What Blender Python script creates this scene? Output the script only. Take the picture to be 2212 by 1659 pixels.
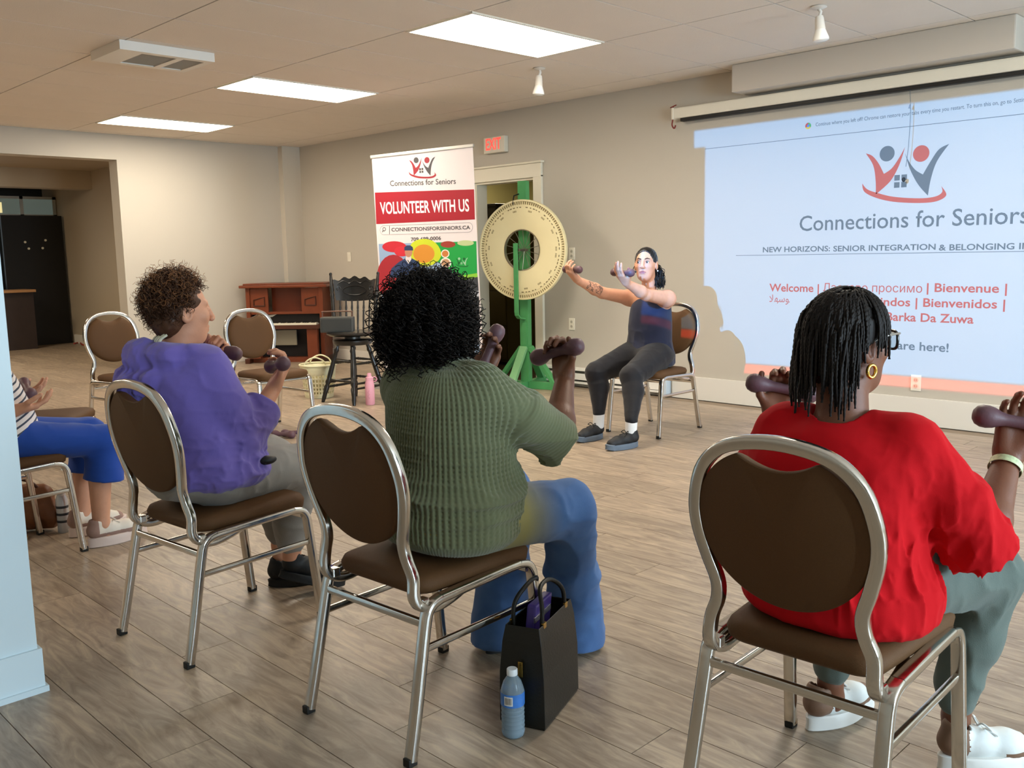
import bpy, bmesh, math, random
import numpy as np
from mathutils import Vector, Matrix
random.seed(7)
for o in list(bpy.data.objects): bpy.data.objects.remove(o)
SC = bpy.context.scene
COL = SC.collection

# ------------------------------------------------------------------ camera
CAM_H = 1.28
FPX, CX, CY = 2000.0, 1106.0, 829.5
_p, _y, _r = [math.radians(a) for a in (-7.95, 45.3, -1.11)]
_fw = np.array([-math.sin(_y)*math.cos(_p), math.cos(_y)*math.cos(_p), math.sin(_p)])
_rt = np.array([math.cos(_y), math.sin(_y), 0.0]); _up = np.cross(_rt, _fw)
R2 = math.cos(_r)*_rt + math.sin(_r)*_up
U2 = -math.sin(_r)*_rt + math.cos(_r)*_up
cam_data = bpy.data.cameras.new('camera'); cam = bpy.data.objects.new('camera', cam_data); COL.objects.link(cam)
cam_data.sensor_width = 36.0; cam_data.sensor_fit = 'HORIZONTAL'; cam_data.lens = 36.0*FPX/2212.0
cam_data.clip_start = 0.05; cam_data.clip_end = 100
m = Matrix.Identity(4)
for i in range(3): m[i][0], m[i][1], m[i][2] = R2[i], U2[i], -_fw[i]
m[2][3] = CAM_H
cam.matrix_world = m
SC.camera = cam

def at(u, v, X=None, Y=None, Z=None):
    """a point of the room seen at pixel (u, v) of the 2212x1659 frame, on the plane X=, Y= or Z="""
    d = R2*((u-CX)/FPX) - U2*((v-CY)/FPX) + _fw
    o = np.array([0, 0, CAM_H])
    if X is not None: t = X/d[0]
    elif Y is not None: t = Y/d[1]
    else: t = (Z-CAM_H)/d[2]
    return o + t*d

# ------------------------------------------------------------------ world, light, exposure
SC.view_settings.view_transform = 'Standard'
SC.view_settings.look = 'None'
SC.view_settings.gamma = 1.0
SC.view_settings.use_curve_mapping = False
SC.view_settings.exposure = 0.5
SC.cycles.use_denoising = True
SC.cycles.use_adaptive_sampling = True
SC.cycles.adaptive_threshold = 0.03
SC.cycles.max_bounces = 8
SC.cycles.diffuse_bounces = 4
SC.cycles.transmission_bounces = 10
SC.cycles.sample_clamp_indirect = 6
w = bpy.data.worlds.new('world'); SC.world = w; w.use_nodes = True
w.node_tree.nodes['Background'].inputs[0].default_value = (0.55, 0.75, 1.0, 1)
w.node_tree.nodes['Background'].inputs[1].default_value = 0.6
PANEL_STRENGTH = 18.0
PANEL_COLOUR = (1.0, 0.90, 0.75)
WINDOW_POWER = 150.0
PROJECTOR_POWER = 1000.0

def area(name, loc, rot, sx, sy, power, colour):
    d = bpy.data.lights.new(name, 'AREA'); d.shape = 'RECTANGLE'; d.size = sx; d.size_y = sy
    d.energy = power; d.color = colour
    o = bpy.data.objects.new(name, d); COL.objects.link(o); o.location = loc; o.rotation_euler = rot
    return o
# daylight coming in through the two windows of the wall on the right, beyond the frame
for wy in (2.0, 4.7):
    area('window_daylight', (3.93, wy, 1.45), (0, math.radians(90), 0), 1.5, 1.5, WINDOW_POWER, (0.64, 0.84, 1.0))

# ------------------------------------------------------------------ helpers
def lin(c):
    if isinstance(c, str):
        c = [int(c[i:i+2], 16)/255 for i in (0, 2, 4)]
    return tuple((x/12.92 if x <= 0.04045 else ((x+0.055)/1.055)**2.4) for x in c)

MATS = {}
def mat(name, col, rough=0.6, metal=0.0, noise=None, bump=None, spec=0.5, sheen=0.0, emit=None, coat=0.0, sss=0.0, trans=0.0, ior=1.45):
    """noise=(scale, amount) colour mottling; bump=(scale, strength[, detail])"""
    if name in MATS: return MATS[name]
    M = bpy.data.materials.new(name); M.use_nodes = True
    nt = M.node_tree; b = nt.nodes['Principled BSDF']
    c = lin(col)
    b.inputs['Base Color'].default_value = (*c, 1)
    b.inputs['Roughness'].default_value = rough
    b.inputs['Metallic'].default_value = metal
    b.inputs['Specular IOR Level'].default_value = spec
    b.inputs['IOR'].default_value = ior
    if sheen: b.inputs['Sheen Weight'].default_value = sheen
    if coat: b.inputs['Coat Weight'].default_value = coat
    if trans: b.inputs['Transmission Weight'].default_value = trans
    if sss:
        b.inputs['Subsurface Weight'].default_value = sss
        b.inputs['Subsurface Radius'].default_value = (0.012, 0.005, 0.003)
        b.inputs['Subsurface Scale'].default_value = 0.6
    if emit:
        b.inputs['Emission Color'].default_value = (*lin(emit[0]), 1); b.inputs['Emission Strength'].default_value = emit[1]
    tc = None
    if noise or bump:
        tc = nt.nodes.new('ShaderNodeTexCoord')
    if noise:
        n = nt.nodes.new('ShaderNodeTexNoise'); n.inputs['Scale'].default_value = noise[0]; n.inputs['Detail'].default_value = 4
        nt.links.new(tc.outputs['Object'], n.inputs['Vector'])
        mx = nt.nodes.new('ShaderNodeMix'); mx.data_type = 'RGBA'
        a = noise[1]
        mx.inputs['A'].default_value = (*[x*(1-a) for x in c], 1); mx.inputs['B'].default_value = (*[min(1, x*(1+a)) for x in c], 1)
        nt.links.new(n.outputs['Fac'], mx.inputs['Factor']); nt.links.new(mx.outputs['Result'], b.inputs['Base Color'])
    if bump:
        n = nt.nodes.new('ShaderNodeTexNoise'); n.inputs['Scale'].default_value = bump[0]; n.inputs['Detail'].default_value = 5
        nt.links.new(tc.outputs['Object'], n.inputs['Vector'])
        bp = nt.nodes.new('ShaderNodeBump'); bp.inputs['Strength'].default_value = bump[1]; bp.inputs['Distance'].default_value = 0.004
        nt.links.new(n.outputs['Fac'], bp.inputs['Height']); nt.links.new(bp.outputs['Normal'], b.inputs['Normal'])
    MATS[name] = M
    return M

def setprops(o, label=None, cat=None, group=None, kind=None):
    if label: o['label'] = label
    if cat: o['category'] = cat
    if group: o['group'] = group
    if kind: o['kind'] = kind
    return o

def empty(name, loc=(0, 0, 0), rz=0.0, label=None, cat=None, group=None, kind=None):
    o = bpy.data.objects.new(name, None); COL.objects.link(o); o.location = loc; o.rotation_euler = (0, 0, rz)
    o.empty_display_size = 0.05
    return setprops(o, label, cat, group, kind)

def link(name, mesh, material=None, parent=None, smooth=False):
    if material is not None and not mesh.materials:
        for mm in (material if isinstance(material, (list, tuple)) else [material]): mesh.materials.append(mm)
    if smooth:
        mesh.polygons.foreach_set('use_smooth', [True]*len(mesh.polygons))
    o = bpy.data.objects.new(name, mesh); COL.objects.link(o)
    if parent is not None: o.parent = parent
    return o

def auto_smooth(o, deg=35):
    me = o.data
    me.polygons.foreach_set('use_smooth', [True]*len(me.polygons))
    me.set_sharp_from_angle(angle=math.radians(deg))
    return o

class MB:
    """collects simple shapes into one mesh"""
    def __init__(s, origin=(0, 0, 0)):
        s.v = []; s.f = []; s.mi = []; s.o = np.array(origin, float); s.m = 0
    def add(s, vs, fs):
        n = len(s.v)
        s.v += [tuple(np.asarray(p, float)-s.o) for p in vs]
        s.f += [tuple(i+n for i in f) for f in fs]; s.mi += [s.m]*len(fs)
        return s
    def box(s, lo, hi, bev=0.0):
        x0, y0, z0 = lo; x1, y1, z1 = hi
        if bev <= 0:
            return s.add([(x0,y0,z0),(x1,y0,z0),(x1,y1,z0),(x0,y1,z0),(x0,y0,z1),(x1,y0,z1),(x1,y1,z1),(x0,y1,z1)],
                  [(0,3,2,1),(4,5,6,7),(0,1,5,4),(1,2,6,5),(2,3,7,6),(3,0,4,7)])
        bm = bmesh.new(); bmesh.ops.create_cube(bm, size=1)
        for v in bm.verts: v.co = Vector(((x0+x1)/2+v.co.x*(x1-x0), (y0+y1)/2+v.co.y*(y1-y0), (z0+z1)/2+v.co.z*(z1-z0)))
        bmesh.ops.bevel(bm, geom=bm.edges[:], offset=bev, segments=2, profile=0.6, affect='EDGES')
        bm.verts.index_update()
        s.add([tuple(v.co) for v in bm.verts], [tuple(v.index for v in f.verts) for f in bm.faces]); bm.free()
        return s
    def obox(s, c, ax, ay, az, bev=0.0):
        """box about c with half-extent vectors"""
        c, ax, ay, az = [np.asarray(q, float) for q in (c, ax, ay, az)]
        t = MB(); t.box((-1,-1,-1), (1,1,1), 0)
        if bev > 0:
            la, lb, lc = [np.linalg.norm(q) for q in (ax, ay, az)]
            t = MB(); t.box((-la,-lb,-lc), (la,lb,lc), bev)
            return s.add([c+ax/la*p[0]+ay/lb*p[1]+az/lc*p[2] for p in t.v], t.f)
        return s.add([c+ax*p[0]+ay*p[1]+az*p[2] for p in t.v], t.f)
    def sweep(s, path, prof, up=(0, 0, 1), closed=False, caps=True, scale=None):
        """path of points, prof list of (a, b) offsets in (side, normal) frame"""
        P = [np.asarray(p, float) for p in path]; n = len(P); vs = []; k = len(prof)
        prev = None
        for i in range(n):
            if closed: t = P[(i+1) % n]-P[i-1]
            else: t = P[min(i+1, n-1)]-P[max(i-1, 0)]
            t = t/(np.linalg.norm(t)+1e-12)
            u = np.asarray(up, float) if prev is None else prev
            b = np.cross(t, u)
            if np.linalg.norm(b) < 1e-5: b = np.cross(t, np.array([1, 0.01, 0]))
            b /= np.linalg.norm(b); nn = np.cross(b, t); prev = nn
            sc = 1 if scale is None else scale[i]
            vs += [P[i]+b*a*sc+nn*c*sc for a, c in prof]
        fs = []
        for i in range(n if closed else n-1):
            j = (i+1) % n
            for q in range(k): fs.append((i*k+q, i*k+(q+1) % k, j*k+(q+1) % k, j*k+q))
        if caps and not closed:
            fs.append(tuple(range(k))[::-1]); fs.append(tuple((n-1)*k+q for q in range(k)))
        return s.add(vs, fs)
    def tube(s, path, r, n=8, **kw):
        return s.sweep(path, [(r*math.cos(2*math.pi*i/n), r*math.sin(2*math.pi*i/n)) for i in range(n)], **kw)
    def cyl(s, a, b, r, r2=None, n=16):
        r2 = r if r2 is None else r2
        a = np.asarray(a, float); b = np.asarray(b, float)
        up = (0, 0, 1) if abs((b-a)[2]) < 0.9*np.linalg.norm(b-a) else (0, 1, 0)
        return s.tube([a, b], 1.0, n, up=up, scale=[r, r2])
    def lathe(s, prof, c=(0, 0, 0), n=24, M=None):
        """prof [(r, z)], about the z axis through c; M optional 3x3 to turn it"""
        vs = []; k = len(prof); c = np.asarray(c, float)
        for i in range(n):
            a = 2*math.pi*i/n
            for r, z in prof:
                p = np.array([r*math.cos(a), r*math.sin(a), z])
                if M is not None: p = np.asarray(M) @ p
                vs.append(c+p)
        fs = [(i*k+q, ((i+1) % n)*k+q, ((i+1) % n)*k+q+1, i*k+q+1) for i in range(n) for q in range(k-1)]
        return s.add(vs, fs)
    def poly(s, pts, thick=None):
        """flat polygon, optionally extruded by a vector"""
        n = len(pts); P = [np.asarray(p, float) for p in pts]
        if thick is None: return s.add(P, [tuple(range(n))])
        t = np.asarray(thick, float)
        return s.add(P+[p+t for p in P], [tuple(range(n))[::-1], tuple(range(n, 2*n))]+[(i, (i+1) % n, n+(i+1) % n, n+i) for i in range(n)])
    def mesh(s, name):
        me = bpy.data.meshes.new(name); me.from_pydata(s.v, [], s.f)
        if any(s.mi): me.polygons.foreach_set('material_index', s.mi)
        bm = bmesh.new(); bm.from_mesh(me); bmesh.ops.remove_doubles(bm, verts=bm.verts, dist=1e-6)
        bmesh.ops.recalc_face_normals(bm, faces=bm.faces); bm.to_mesh(me); bm.free()
        return me
    def build(s, name, material, parent=None, smooth=None):
        o = link(name, s.mesh(name), material, parent)
        if smooth: auto_smooth(o, smooth)
        return o

def rrect(a, b, r, n=3):
    """rounded rectangle profile, half sizes a, b"""
    out = []
    for cx, cy, a0 in ((a-r, b-r, 0), (-a+r, b-r, 90), (-a+r, -b+r, 180), (a-r, -b+r, 270)):
        for i in range(n+1):
            t = math.radians(a0+90*i/n); out.append((cx+r*math.cos(t), cy+r*math.sin(t)))
    return out

def spline(pts, n=8, closed=False):
    """Catmull-Rom through the points"""
    P = [np.asarray(p, float) for p in pts]; out = []; N = len(P)
    for i in range(N if closed else N-1):
        if closed: a, b, c, d = P[i-1], P[i], P[(i+1) % N], P[(i+2) % N]
        else: a, b, c, d = P[max(i-1, 0)], P[i], P[i+1], P[min(i+2, N-1)]
        for k in range(n):
            t = k/n
            out.append(0.5*((2*b)+(-a+c)*t+(2*a-5*b+4*c-d)*t*t+(-a+3*b-3*c+d)*t**3))
    if not closed: out.append(P[-1])
    return out

def text(name, body, o, right, up, material, parent, width=None, height=None, bold=0.0, align='LEFT', off=(0, 0, 0), space=1.0):
    """flat lettering: o = baseline start (or centre), right/up unit vectors"""
    cu = bpy.data.curves.new(name, 'FONT'); cu.body = body; cu.size = 1.0; cu.offset = bold; cu.space_character = space
    cu.resolution_u = 3
    tmp = bpy.data.objects.new('tmp', cu); COL.objects.link(tmp)
    dg = bpy.context.evaluated_depsgraph_get()
    me = bpy.data.meshes.new_from_object(tmp.evaluated_get(dg))
    bpy.data.objects.remove(tmp); bpy.data.curves.remove(cu)
    n = len(me.vertices); co = np.zeros(n*3); me.vertices.foreach_get('co', co); co = co.reshape(-1, 3)
    x0, x1 = co[:, 0].min(), co[:, 0].max()
    sx = width/(x1-x0) if width else None
    sy = height/0.72 if height else sx
    if sx is None: sx = sy
    px = (co[:, 0]-x0)*sx; py = co[:, 1]*sy
    if align == 'CENTER': px = px-(x1-x0)*sx/2
    if align == 'RIGHT': px = px-(x1-x0)*sx
    right = np.asarray(right, float); up = np.asarray(up, float)
    base = np.asarray(o, float)-np.asarray(off, float)
    W = base+px[:, None]*right+py[:, None]*up
    me.vertices.foreach_set('co', W.ravel()); me.update()
    me.name = name
    return link(name, me, material, parent)
# ------------------------------------------------------------------ smooth bodies: distance fields turned into meshes
def _hash(i, j, k, s):
    h = (i*374761393+j*668265263+k*2147483647+s*974634777) & 0xffffffff
    h = ((h ^ (h >> 13))*1274126177) & 0xffffffff
    return ((h ^ (h >> 16)) & 0xffff)/65535.0
def vnoise(P, f, seed=0):
    Q = P*f; I = np.floor(Q).astype(np.int64); F = Q-I; F = F*F*(3-2*F)
    out = 0
    for a in (0, 1):
        for b in (0, 1):
            for c in (0, 1):
                wgt = (F[:, 0] if a else 1-F[:, 0])*(F[:, 1] if b else 1-F[:, 1])*(F[:, 2] if c else 1-F[:, 2])
                out = out+wgt*_hash(I[:, 0]+a, I[:, 1]+b, I[:, 2]+c, seed)
    return out*2-1
def nrm(v):
    v = np.asarray(v, float); return v/(np.linalg.norm(v)+1e-12)

class Sdf:
    def __init__(s): s.ops = []; s.disp = None
    def _add(s, fn, lo, hi, k, mode): s.ops.append((fn, np.asarray(lo, float), np.asarray(hi, float), k, mode)); return s
    def cone(s, a, b, ra, rb=None, k=0.015, mode='u', flat=None):
        """capsule from a to b with radii ra to rb; flat=(dir, factor) squashes it along dir"""
        rb = ra if rb is None else rb
        a = np.asarray(a, float); b = np.asarray(b, float); ab = b-a; L = ab@ab+1e-12; R = max(ra, rb)
        def fn(P):
            q = P-a; t = np.clip(q@ab/L, 0, 1); w_ = q-t[:, None]*ab
            if flat is not None:
                d = nrm(flat[0]); h = w_@d; w_ = w_+(h*(1/flat[1]-1))[:, None]*d
            return np.sqrt((w_*w_).sum(1))-(ra+(rb-ra)*t)
        return s._add(fn, np.minimum(a, b)-R, np.maximum(a, b)+R, k, mode)
    def cuff(s, a, b, ra, rb, k=.02, rnd=.008):
        """like cone, with flat ends: the end of a sleeve"""
        a = np.asarray(a, float); b = np.asarray(b, float); L = np.linalg.norm(b-a); ax = (b-a)/L; R = max(ra, rb)
        def fn(P):
            q = P-a; t = q@ax; w_ = q-t[:, None]*ax
            d = np.sqrt((w_*w_).sum(1))-(ra+(rb-ra)*np.clip(t/L, 0, 1)); z = np.maximum(-t, t-L)
            return np.sqrt(np.maximum(d+rnd, 0)**2+np.maximum(z+rnd, 0)**2)-rnd+np.minimum(np.maximum(d+rnd, z+rnd), 0)
        return s._add(fn, np.minimum(a, b)-R, np.maximum(a, b)+R, k, 'u')
    def chain(s, pts, radii, k=0.012, mode='u', kin=0.004, **kw):
        for i in range(len(pts)-1): s.cone(pts[i], pts[i+1], radii[i], radii[i+1], k if i == 0 else kin, mode, **kw)
        return s
    def ell(s, c, r, k=0.015, mode='u', axes=None):
        c = np.asarray(c, float); r = np.asarray(r, float); A = np.eye(3) if axes is None else np.asarray(axes, float)
        def fn(P):
            q = (P-c)@A.T; k0 = np.sqrt(((q/r)**2).sum(1)); k1 = np.sqrt(((q/r**2)**2).sum(1))+1e-9
            return k0*(k0-1)/k1
        R = r.max(); return s._add(fn, c-R, c+R, k, mode)
    def loft(s, base, yaw, rings, k=0.03, n=2.3, rnd=0.03, mode='u', lean=0.0):
        """upright body of elliptic rings: (z, side offset, forward offset, half width, front depth, back depth)"""
        Rg = np.array(rings, float); zt = np.linspace(Rg[0, 0], Rg[-1, 0], 80)
        tab = []
        h = np.diff(Rg[:, 0])
        for c in range(1, 6):
            yv = Rg[:, c]; d = np.diff(yv)/h; mm = np.zeros(len(yv)); mm[0] = d[0]; mm[-1] = d[-1]
            mm[1:-1] = np.where(d[:-1]*d[1:] > 0, 2*d[:-1]*d[1:]/(d[:-1]+d[1:]+1e-12), 0)
            idx = np.clip(np.searchsorted(Rg[:, 0], zt)-1, 0, len(h)-1); t = (zt-Rg[idx, 0])/h[idx]
            tab.append((2*t**3-3*t**2+1)*yv[idx]+(t**3-2*t**2+t)*h[idx]*mm[idx]+(-2*t**3+3*t**2)*yv[idx+1]+(t**3-t**2)*h[idx]*mm[idx+1])
        cs, sn = math.cos(yaw), math.sin(yaw); z0, z1 = zt[0], zt[-1]
        def fn(P):
            dx, dy, z = P[:, 0]-base[0], P[:, 1]-base[1], P[:, 2]
            lx = dx*cs+dy*sn; ly = -dx*sn+dy*cs
            ox, oy, a, bf, bb = [np.interp(z, zt, t) for t in tab]
            lx = lx-ox; ly = ly-oy; b = np.where(ly > 0, bf, bb)
            q = ((np.abs(lx)/a)**n+(np.abs(ly)/b)**n)**(1/n)+1e-6; r = np.sqrt(lx*lx+ly*ly)
            d = np.where(q < 0.3, -np.minimum(a, b)*(1-q), r*(1-1/q))
            dz = np.maximum(z0-z, z-z1)
            return np.sqrt(np.maximum(d+rnd, 0)**2+np.maximum(dz+rnd, 0)**2)-rnd+np.minimum(np.maximum(d+rnd, dz+rnd), 0)
        ext = Rg[:, 3:].max()+np.abs(Rg[:, 1:3]).max()
        return s._add(fn, (base[0]-ext, base[1]-ext, z0), (base[0]+ext, base[1]+ext, z1), k, mode)
    def plane(s, c, n, k=0.006):
        """cut away everything on the side n points to"""
        c = np.asarray(c, float); n = nrm(n)
        return s._add(lambda P: -((P-c)@n), (-99,)*3, (99,)*3, k, 'c')
    def ev(s, P, ids=None):
        D = np.full(len(P), 0.25)
        for i, (fn, lo, hi, k, mode) in enumerate(s.ops):
            D = s._comb(D, fn(P), k, mode)
        if s.disp is not None: D = D+s.disp(P)
        return D
    @staticmethod
    def _comb(D, d, k, mode):
        if mode == 'u':
            h = np.maximum(k-np.abs(D-d), 0)/max(k, 1e-6); return np.minimum(D, d)-h*h*k*0.25
        d = -d   # 's' subtract, 'c' cut (plane fn already negative on the removed side)
        h = np.maximum(k-np.abs(D-d), 0)/max(k, 1e-6); return np.maximum(D, d)+h*h*k*0.25
    def mesh(s, name, v=0.004, origin=(0, 0, 0), matfn=None):
        lo = np.min([o[1] for o in s.ops if o[4] == 'u'], 0)-0.02; hi = np.max([o[2] for o in s.ops if o[4] == 'u'], 0)+0.02
        B = 8; bs = B*v; nb = np.ceil((hi-lo)/bs).astype(int)
        g = np.stack(np.meshgrid(*[np.arange(n) for n in nb], indexing='ij'), -1).reshape(-1, 3)
        cen = lo+(g+0.5)*bs
        act = np.abs(s.ev(cen)) < bs*0.87*1.35+0.004
        g = g[act]
        loc = np.stack(np.meshgrid(*[np.arange(B+1)]*3, indexing='ij'), -1).reshape(-1, 3)
        IDS = []; VERT = []; EDG = [[], [], []]
        corner = np.array([(a, b, c) for a in (0, 1) for b in (0, 1) for c in (0, 1)])
        edges = [(i, j) for i in range(8) for j in range(i+1, 8) if np.abs(corner[i]-corner[j]).sum() == 1]
        N = nb*B+3
        def cid(c): return (c[:, 0]*N[1]+c[:, 1])*N[2]+c[:, 2]
        CH = 1200
        for q in range(0, len(g), CH):
            gg = g[q:q+CH]; nbk = len(gg)
            I = (gg[:, None, :]*B+loc[None]); P = (lo+I*v).reshape(-1, 3)
            D = np.full((nbk, len(loc)), 0.25)
            b0 = lo+gg*bs; b1 = b0+bs
            for fn, olo, ohi, k, mode in s.ops:
                mg = k+0.012
                sel = np.all((b1 >= olo-mg) & (b0 <= ohi+mg), 1)
                if not sel.any(): continue
                Ps = P.reshape(nbk, -1, 3)[sel].reshape(-1, 3)
                D[sel] = s._comb(D[sel].ravel(), fn(Ps), k, mode).reshape(-1, len(loc))
            if s.disp is not None: D = D+s.disp(P).reshape(D.shape)
            D = D.reshape(nbk, B+1, B+1, B+1)
            S = D < 0
            cc = [D[:, a:B+a, b:B+b, c:B+c] for a, b, c in corner]
            ss = [S[:, a:B+a, b:B+b, c:B+c] for a, b, c in corner]
            tot = sum(x.astype(np.int8) for x in ss); mixed = (tot > 0) & (tot < 8)
            w_ = np.argwhere(mixed)
            if not len(w_): continue
            d8 = np.stack([x[mixed] for x in cc], 1)
            acc = np.zeros((len(w_), 3)); cnt = np.zeros(len(w_))
            for i, j in edges:
                di, dj = d8[:, i], d8[:, j]; x = (di < 0) != (dj < 0)
                t = np.where(x, di/(di-dj+1e-20), 0)
                acc += np.where(x[:, None], corner[i]+t[:, None]*(corner[j]-corner[i]), 0); cnt += x
            cell = gg[w_[:, 0]]*B+w_[:, 1:]
            IDS.append(cid(cell+1)); VERT.append(lo+(cell+acc/cnt[:, None])*v)
            for ax in range(3):
                e = d8[:, 0] < 0; o8 = [4, 2, 1][ax]; f = d8[:, o8] < 0
                x = e != f
                EDG[ax].append(np.concatenate([cell[x]+1, e[x][:, None].astype(int)], 1))
        ids = np.concatenate(IDS); V = np.concatenate(VERT)
        ids, first = np.unique(ids, return_index=True); V = V[first]
        F = []
        for ax in range(3):
            E_ = np.concatenate(EDG[ax]); c = E_[:, :3]; ins = E_[:, 3].astype(bool)
            a1, a2 = np.zeros(3, int), np.zeros(3, int); a1[(ax+1) % 3] = 1; a2[(ax+2) % 3] = 1
            quad = np.stack([cid(c), cid(c-a1), cid(c-a1-a2), cid(c-a2)], 1)
            pos = np.clip(np.searchsorted(ids, quad), 0, len(ids)-1)
            ok = (ids[pos] == quad).all(1)
            pos = pos[ok]; i2 = ins[ok]
            pos[~i2] = pos[~i2][:, ::-1]
            F.append(pos)
        F = np.concatenate(F)
        me = bpy.data.meshes.new(name)
        W = V-np.asarray(origin, float)
        me.vertices.add(len(W)); me.vertices.foreach_set('co', W.ravel())
        me.loops.add(len(F)*4); me.loops.foreach_set('vertex_index', F.ravel().astype(np.int32))
        me.polygons.add(len(F)); me.polygons.foreach_set('loop_start', np.arange(0, len(F)*4, 4, dtype=np.int32))
        me.polygons.foreach_set('use_smooth', np.ones(len(F), bool))
        if matfn is not None:
            me.polygons.foreach_set('material_index', matfn(V[F].mean(1)).astype(np.int32))
        me.update(calc_edges=True); me.validate()
        return me
# ------------------------------------------------------------------ the room
WY = 6.745      # wall with the door and the projected slide
WX = -10.75     # far wall
CZ = 2.71       # ceiling
XR, YB = 4.0, -3.0

def wall_material():
    M = mat('wall_paint', 'BFB8AB', rough=0.62, spec=0.3, bump=(220, 0.12))
    return M
WALL = wall_material()
TRIM = mat('trim_paint', 'E9E2D3', rough=0.4, bump=(60, 0.05))
WHITE = mat('white_plastic', 'EFEBE2', rough=0.35)

def stru(o): o['kind'] = 'structure'; return o

# --- floor: vinyl planks running along the slide wall
def plank_material(island):
    M = bpy.data.materials.new('vinyl_plank'); M.use_nodes = True; nt = M.node_tree; b = nt.nodes['Principled BSDF']
    geo = nt.nodes.new('ShaderNodeNewGeometry'); info = nt.nodes.new('ShaderNodeObjectInfo')
    rnd = geo.outputs['Random Per Island'] if island else info.outputs['Random']
    mp = nt.nodes.new('ShaderNodeVectorMath'); mp.operation = 'MULTIPLY'; mp.inputs[1].default_value = (2.2, 12.0, 1.0)
    nt.links.new(geo.outputs['Position'], mp.inputs[0])
    sh = nt.nodes.new('ShaderNodeVectorMath'); sh.operation = 'ADD'
    sc = nt.nodes.new('ShaderNodeMath'); sc.operation = 'MULTIPLY'; sc.inputs[1].default_value = 57.0
    nt.links.new(rnd, sc.inputs[0]); nt.links.new(mp.outputs[0], sh.inputs[0]); nt.links.new(sc.outputs[0], sh.inputs[1])
    n1 = nt.nodes.new('ShaderNodeTexNoise'); n1.inputs['Scale'].default_value = 1.7; n1.inputs['Detail'].default_value = 7; n1.inputs['Roughness'].default_value = 0.62
    n1.inputs['Distortion'].default_value = 1.8
    nt.links.new(sh.outputs[0], n1.inputs['Vector'])
    n2 = nt.nodes.new('ShaderNodeTexNoise'); n2.inputs['Scale'].default_value = 1.1; n2.inputs['Detail'].default_value = 3
    nt.links.new(geo.outputs['Position'], n2.inputs['Vector'])
    cr = nt.nodes.new('ShaderNodeValToRGB'); e = cr.color_ramp.elements
    e[0].position = 0.30; e[0].color = (*lin('806E5C'), 1); e[1].position = 0.70; e[1].color = (*lin('B8A58C'), 1)
    x = cr.color_ramp.elements.new(0.50); x.color = (*lin('9D8B77'), 1)
    nt.links.new(n1.outputs['Fac'], cr.inputs[0])
    hs = nt.nodes.new('ShaderNodeHueSaturation')
    mr = nt.nodes.new('ShaderNodeMapRange'); mr.inputs['To Min'].default_value = 0.90; mr.inputs['To Max'].default_value = 1.10
    nt.links.new(rnd, mr.inputs['Value']); nt.links.new(mr.outputs[0], hs.inputs['Value']); nt.links.new(cr.outputs[0], hs.inputs['Color'])
    nt.links.new(hs.outputs[0], b.inputs['Base Color'])
    rr = nt.nodes.new('ShaderNodeMapRange'); rr.inputs['To Min'].default_value = 0.26; rr.inputs['To Max'].default_value = 0.5
    nt.links.new(n2.outputs['Fac'], rr.inputs['Value']); nt.links.new(rr.outputs[0], b.inputs['Roughness'])
    bp = nt.nodes.new('ShaderNodeBump'); bp.inputs['Strength'].default_value = 0.12; bp.inputs['Distance'].default_value = 0.002
    nt.links.new(n1.outputs['Fac'], bp.inputs['Height']); nt.links.new(bp.outputs[0], b.inputs['Normal'])
    return M
PLANK = plank_material(False); PLANK_I = plank_material(True)
floor = MB().box((-16.6, YB, -0.12), (XR, WY+1.8, -0.006)).build('floor', mat('subfloor_joint', '8E7D6A', rough=0.7)); stru(floor)
PW, PL = 0.178, 1.22
pm = MB(); g_ = 0.0007
pm.add([(g_,g_,-0.006),(PL-g_,g_,-0.006),(PL-g_,PW-g_,-0.006),(g_,PW-g_,-0.006),
        (g_+.0006,g_+.0006,0),(PL-g_-.0006,g_+.0006,0),(PL-g_-.0006,PW-g_-.0006,0),(g_+.0006,PW-g_-.0006,0)],
       [(4,5,6,7),(0,1,5,4),(1,2,6,5),(2,3,7,6),(3,0,4,7)])
plank_mesh = pm.mesh('plank'); plank_mesh.materials.append(PLANK)
cells = []
rng = random.Random(3)
for j in range(int((WY-YB)/PW)+1):
    y0 = YB+j*PW-0.03; off = rng.random()*PL
    for i in range(17):
        x0 = -16.6+i*PL+off
        if x0+PL > XR or y0+PW > WY: continue
        cx, cy = x0+PL/2, y0+PW/2
        q = np.array([cx, cy, 0])-np.array([0, 0, CAM_H]); dep = q@_fw
        if dep < 0.8: cells.append((9e9, x0, y0)); continue
        u = CX+FPX*(q@R2)/dep; v_ = CY-FPX*(q@U2)/dep
        vis = -250 < u < 2460 and v_ < 1900
        cells.append(((dep if vis else 1e4+dep), x0, y0))
cells.sort()
rest = MB()
for k, (d, x0, y0) in enumerate(cells):
    if k < 300 and d < 1e4:
        o = bpy.data.objects.new('plank', plank_mesh); COL.objects.link(o); o.location = (x0, y0, 0); o.parent = floor
    else:
        rest.add([(p[0]+x0, p[1]+y0, p[2]) for p in pm.v], pm.f)
r_ = rest.build('plank_field', PLANK_I, floor); r_['kind'] = 'stuff'

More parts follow.
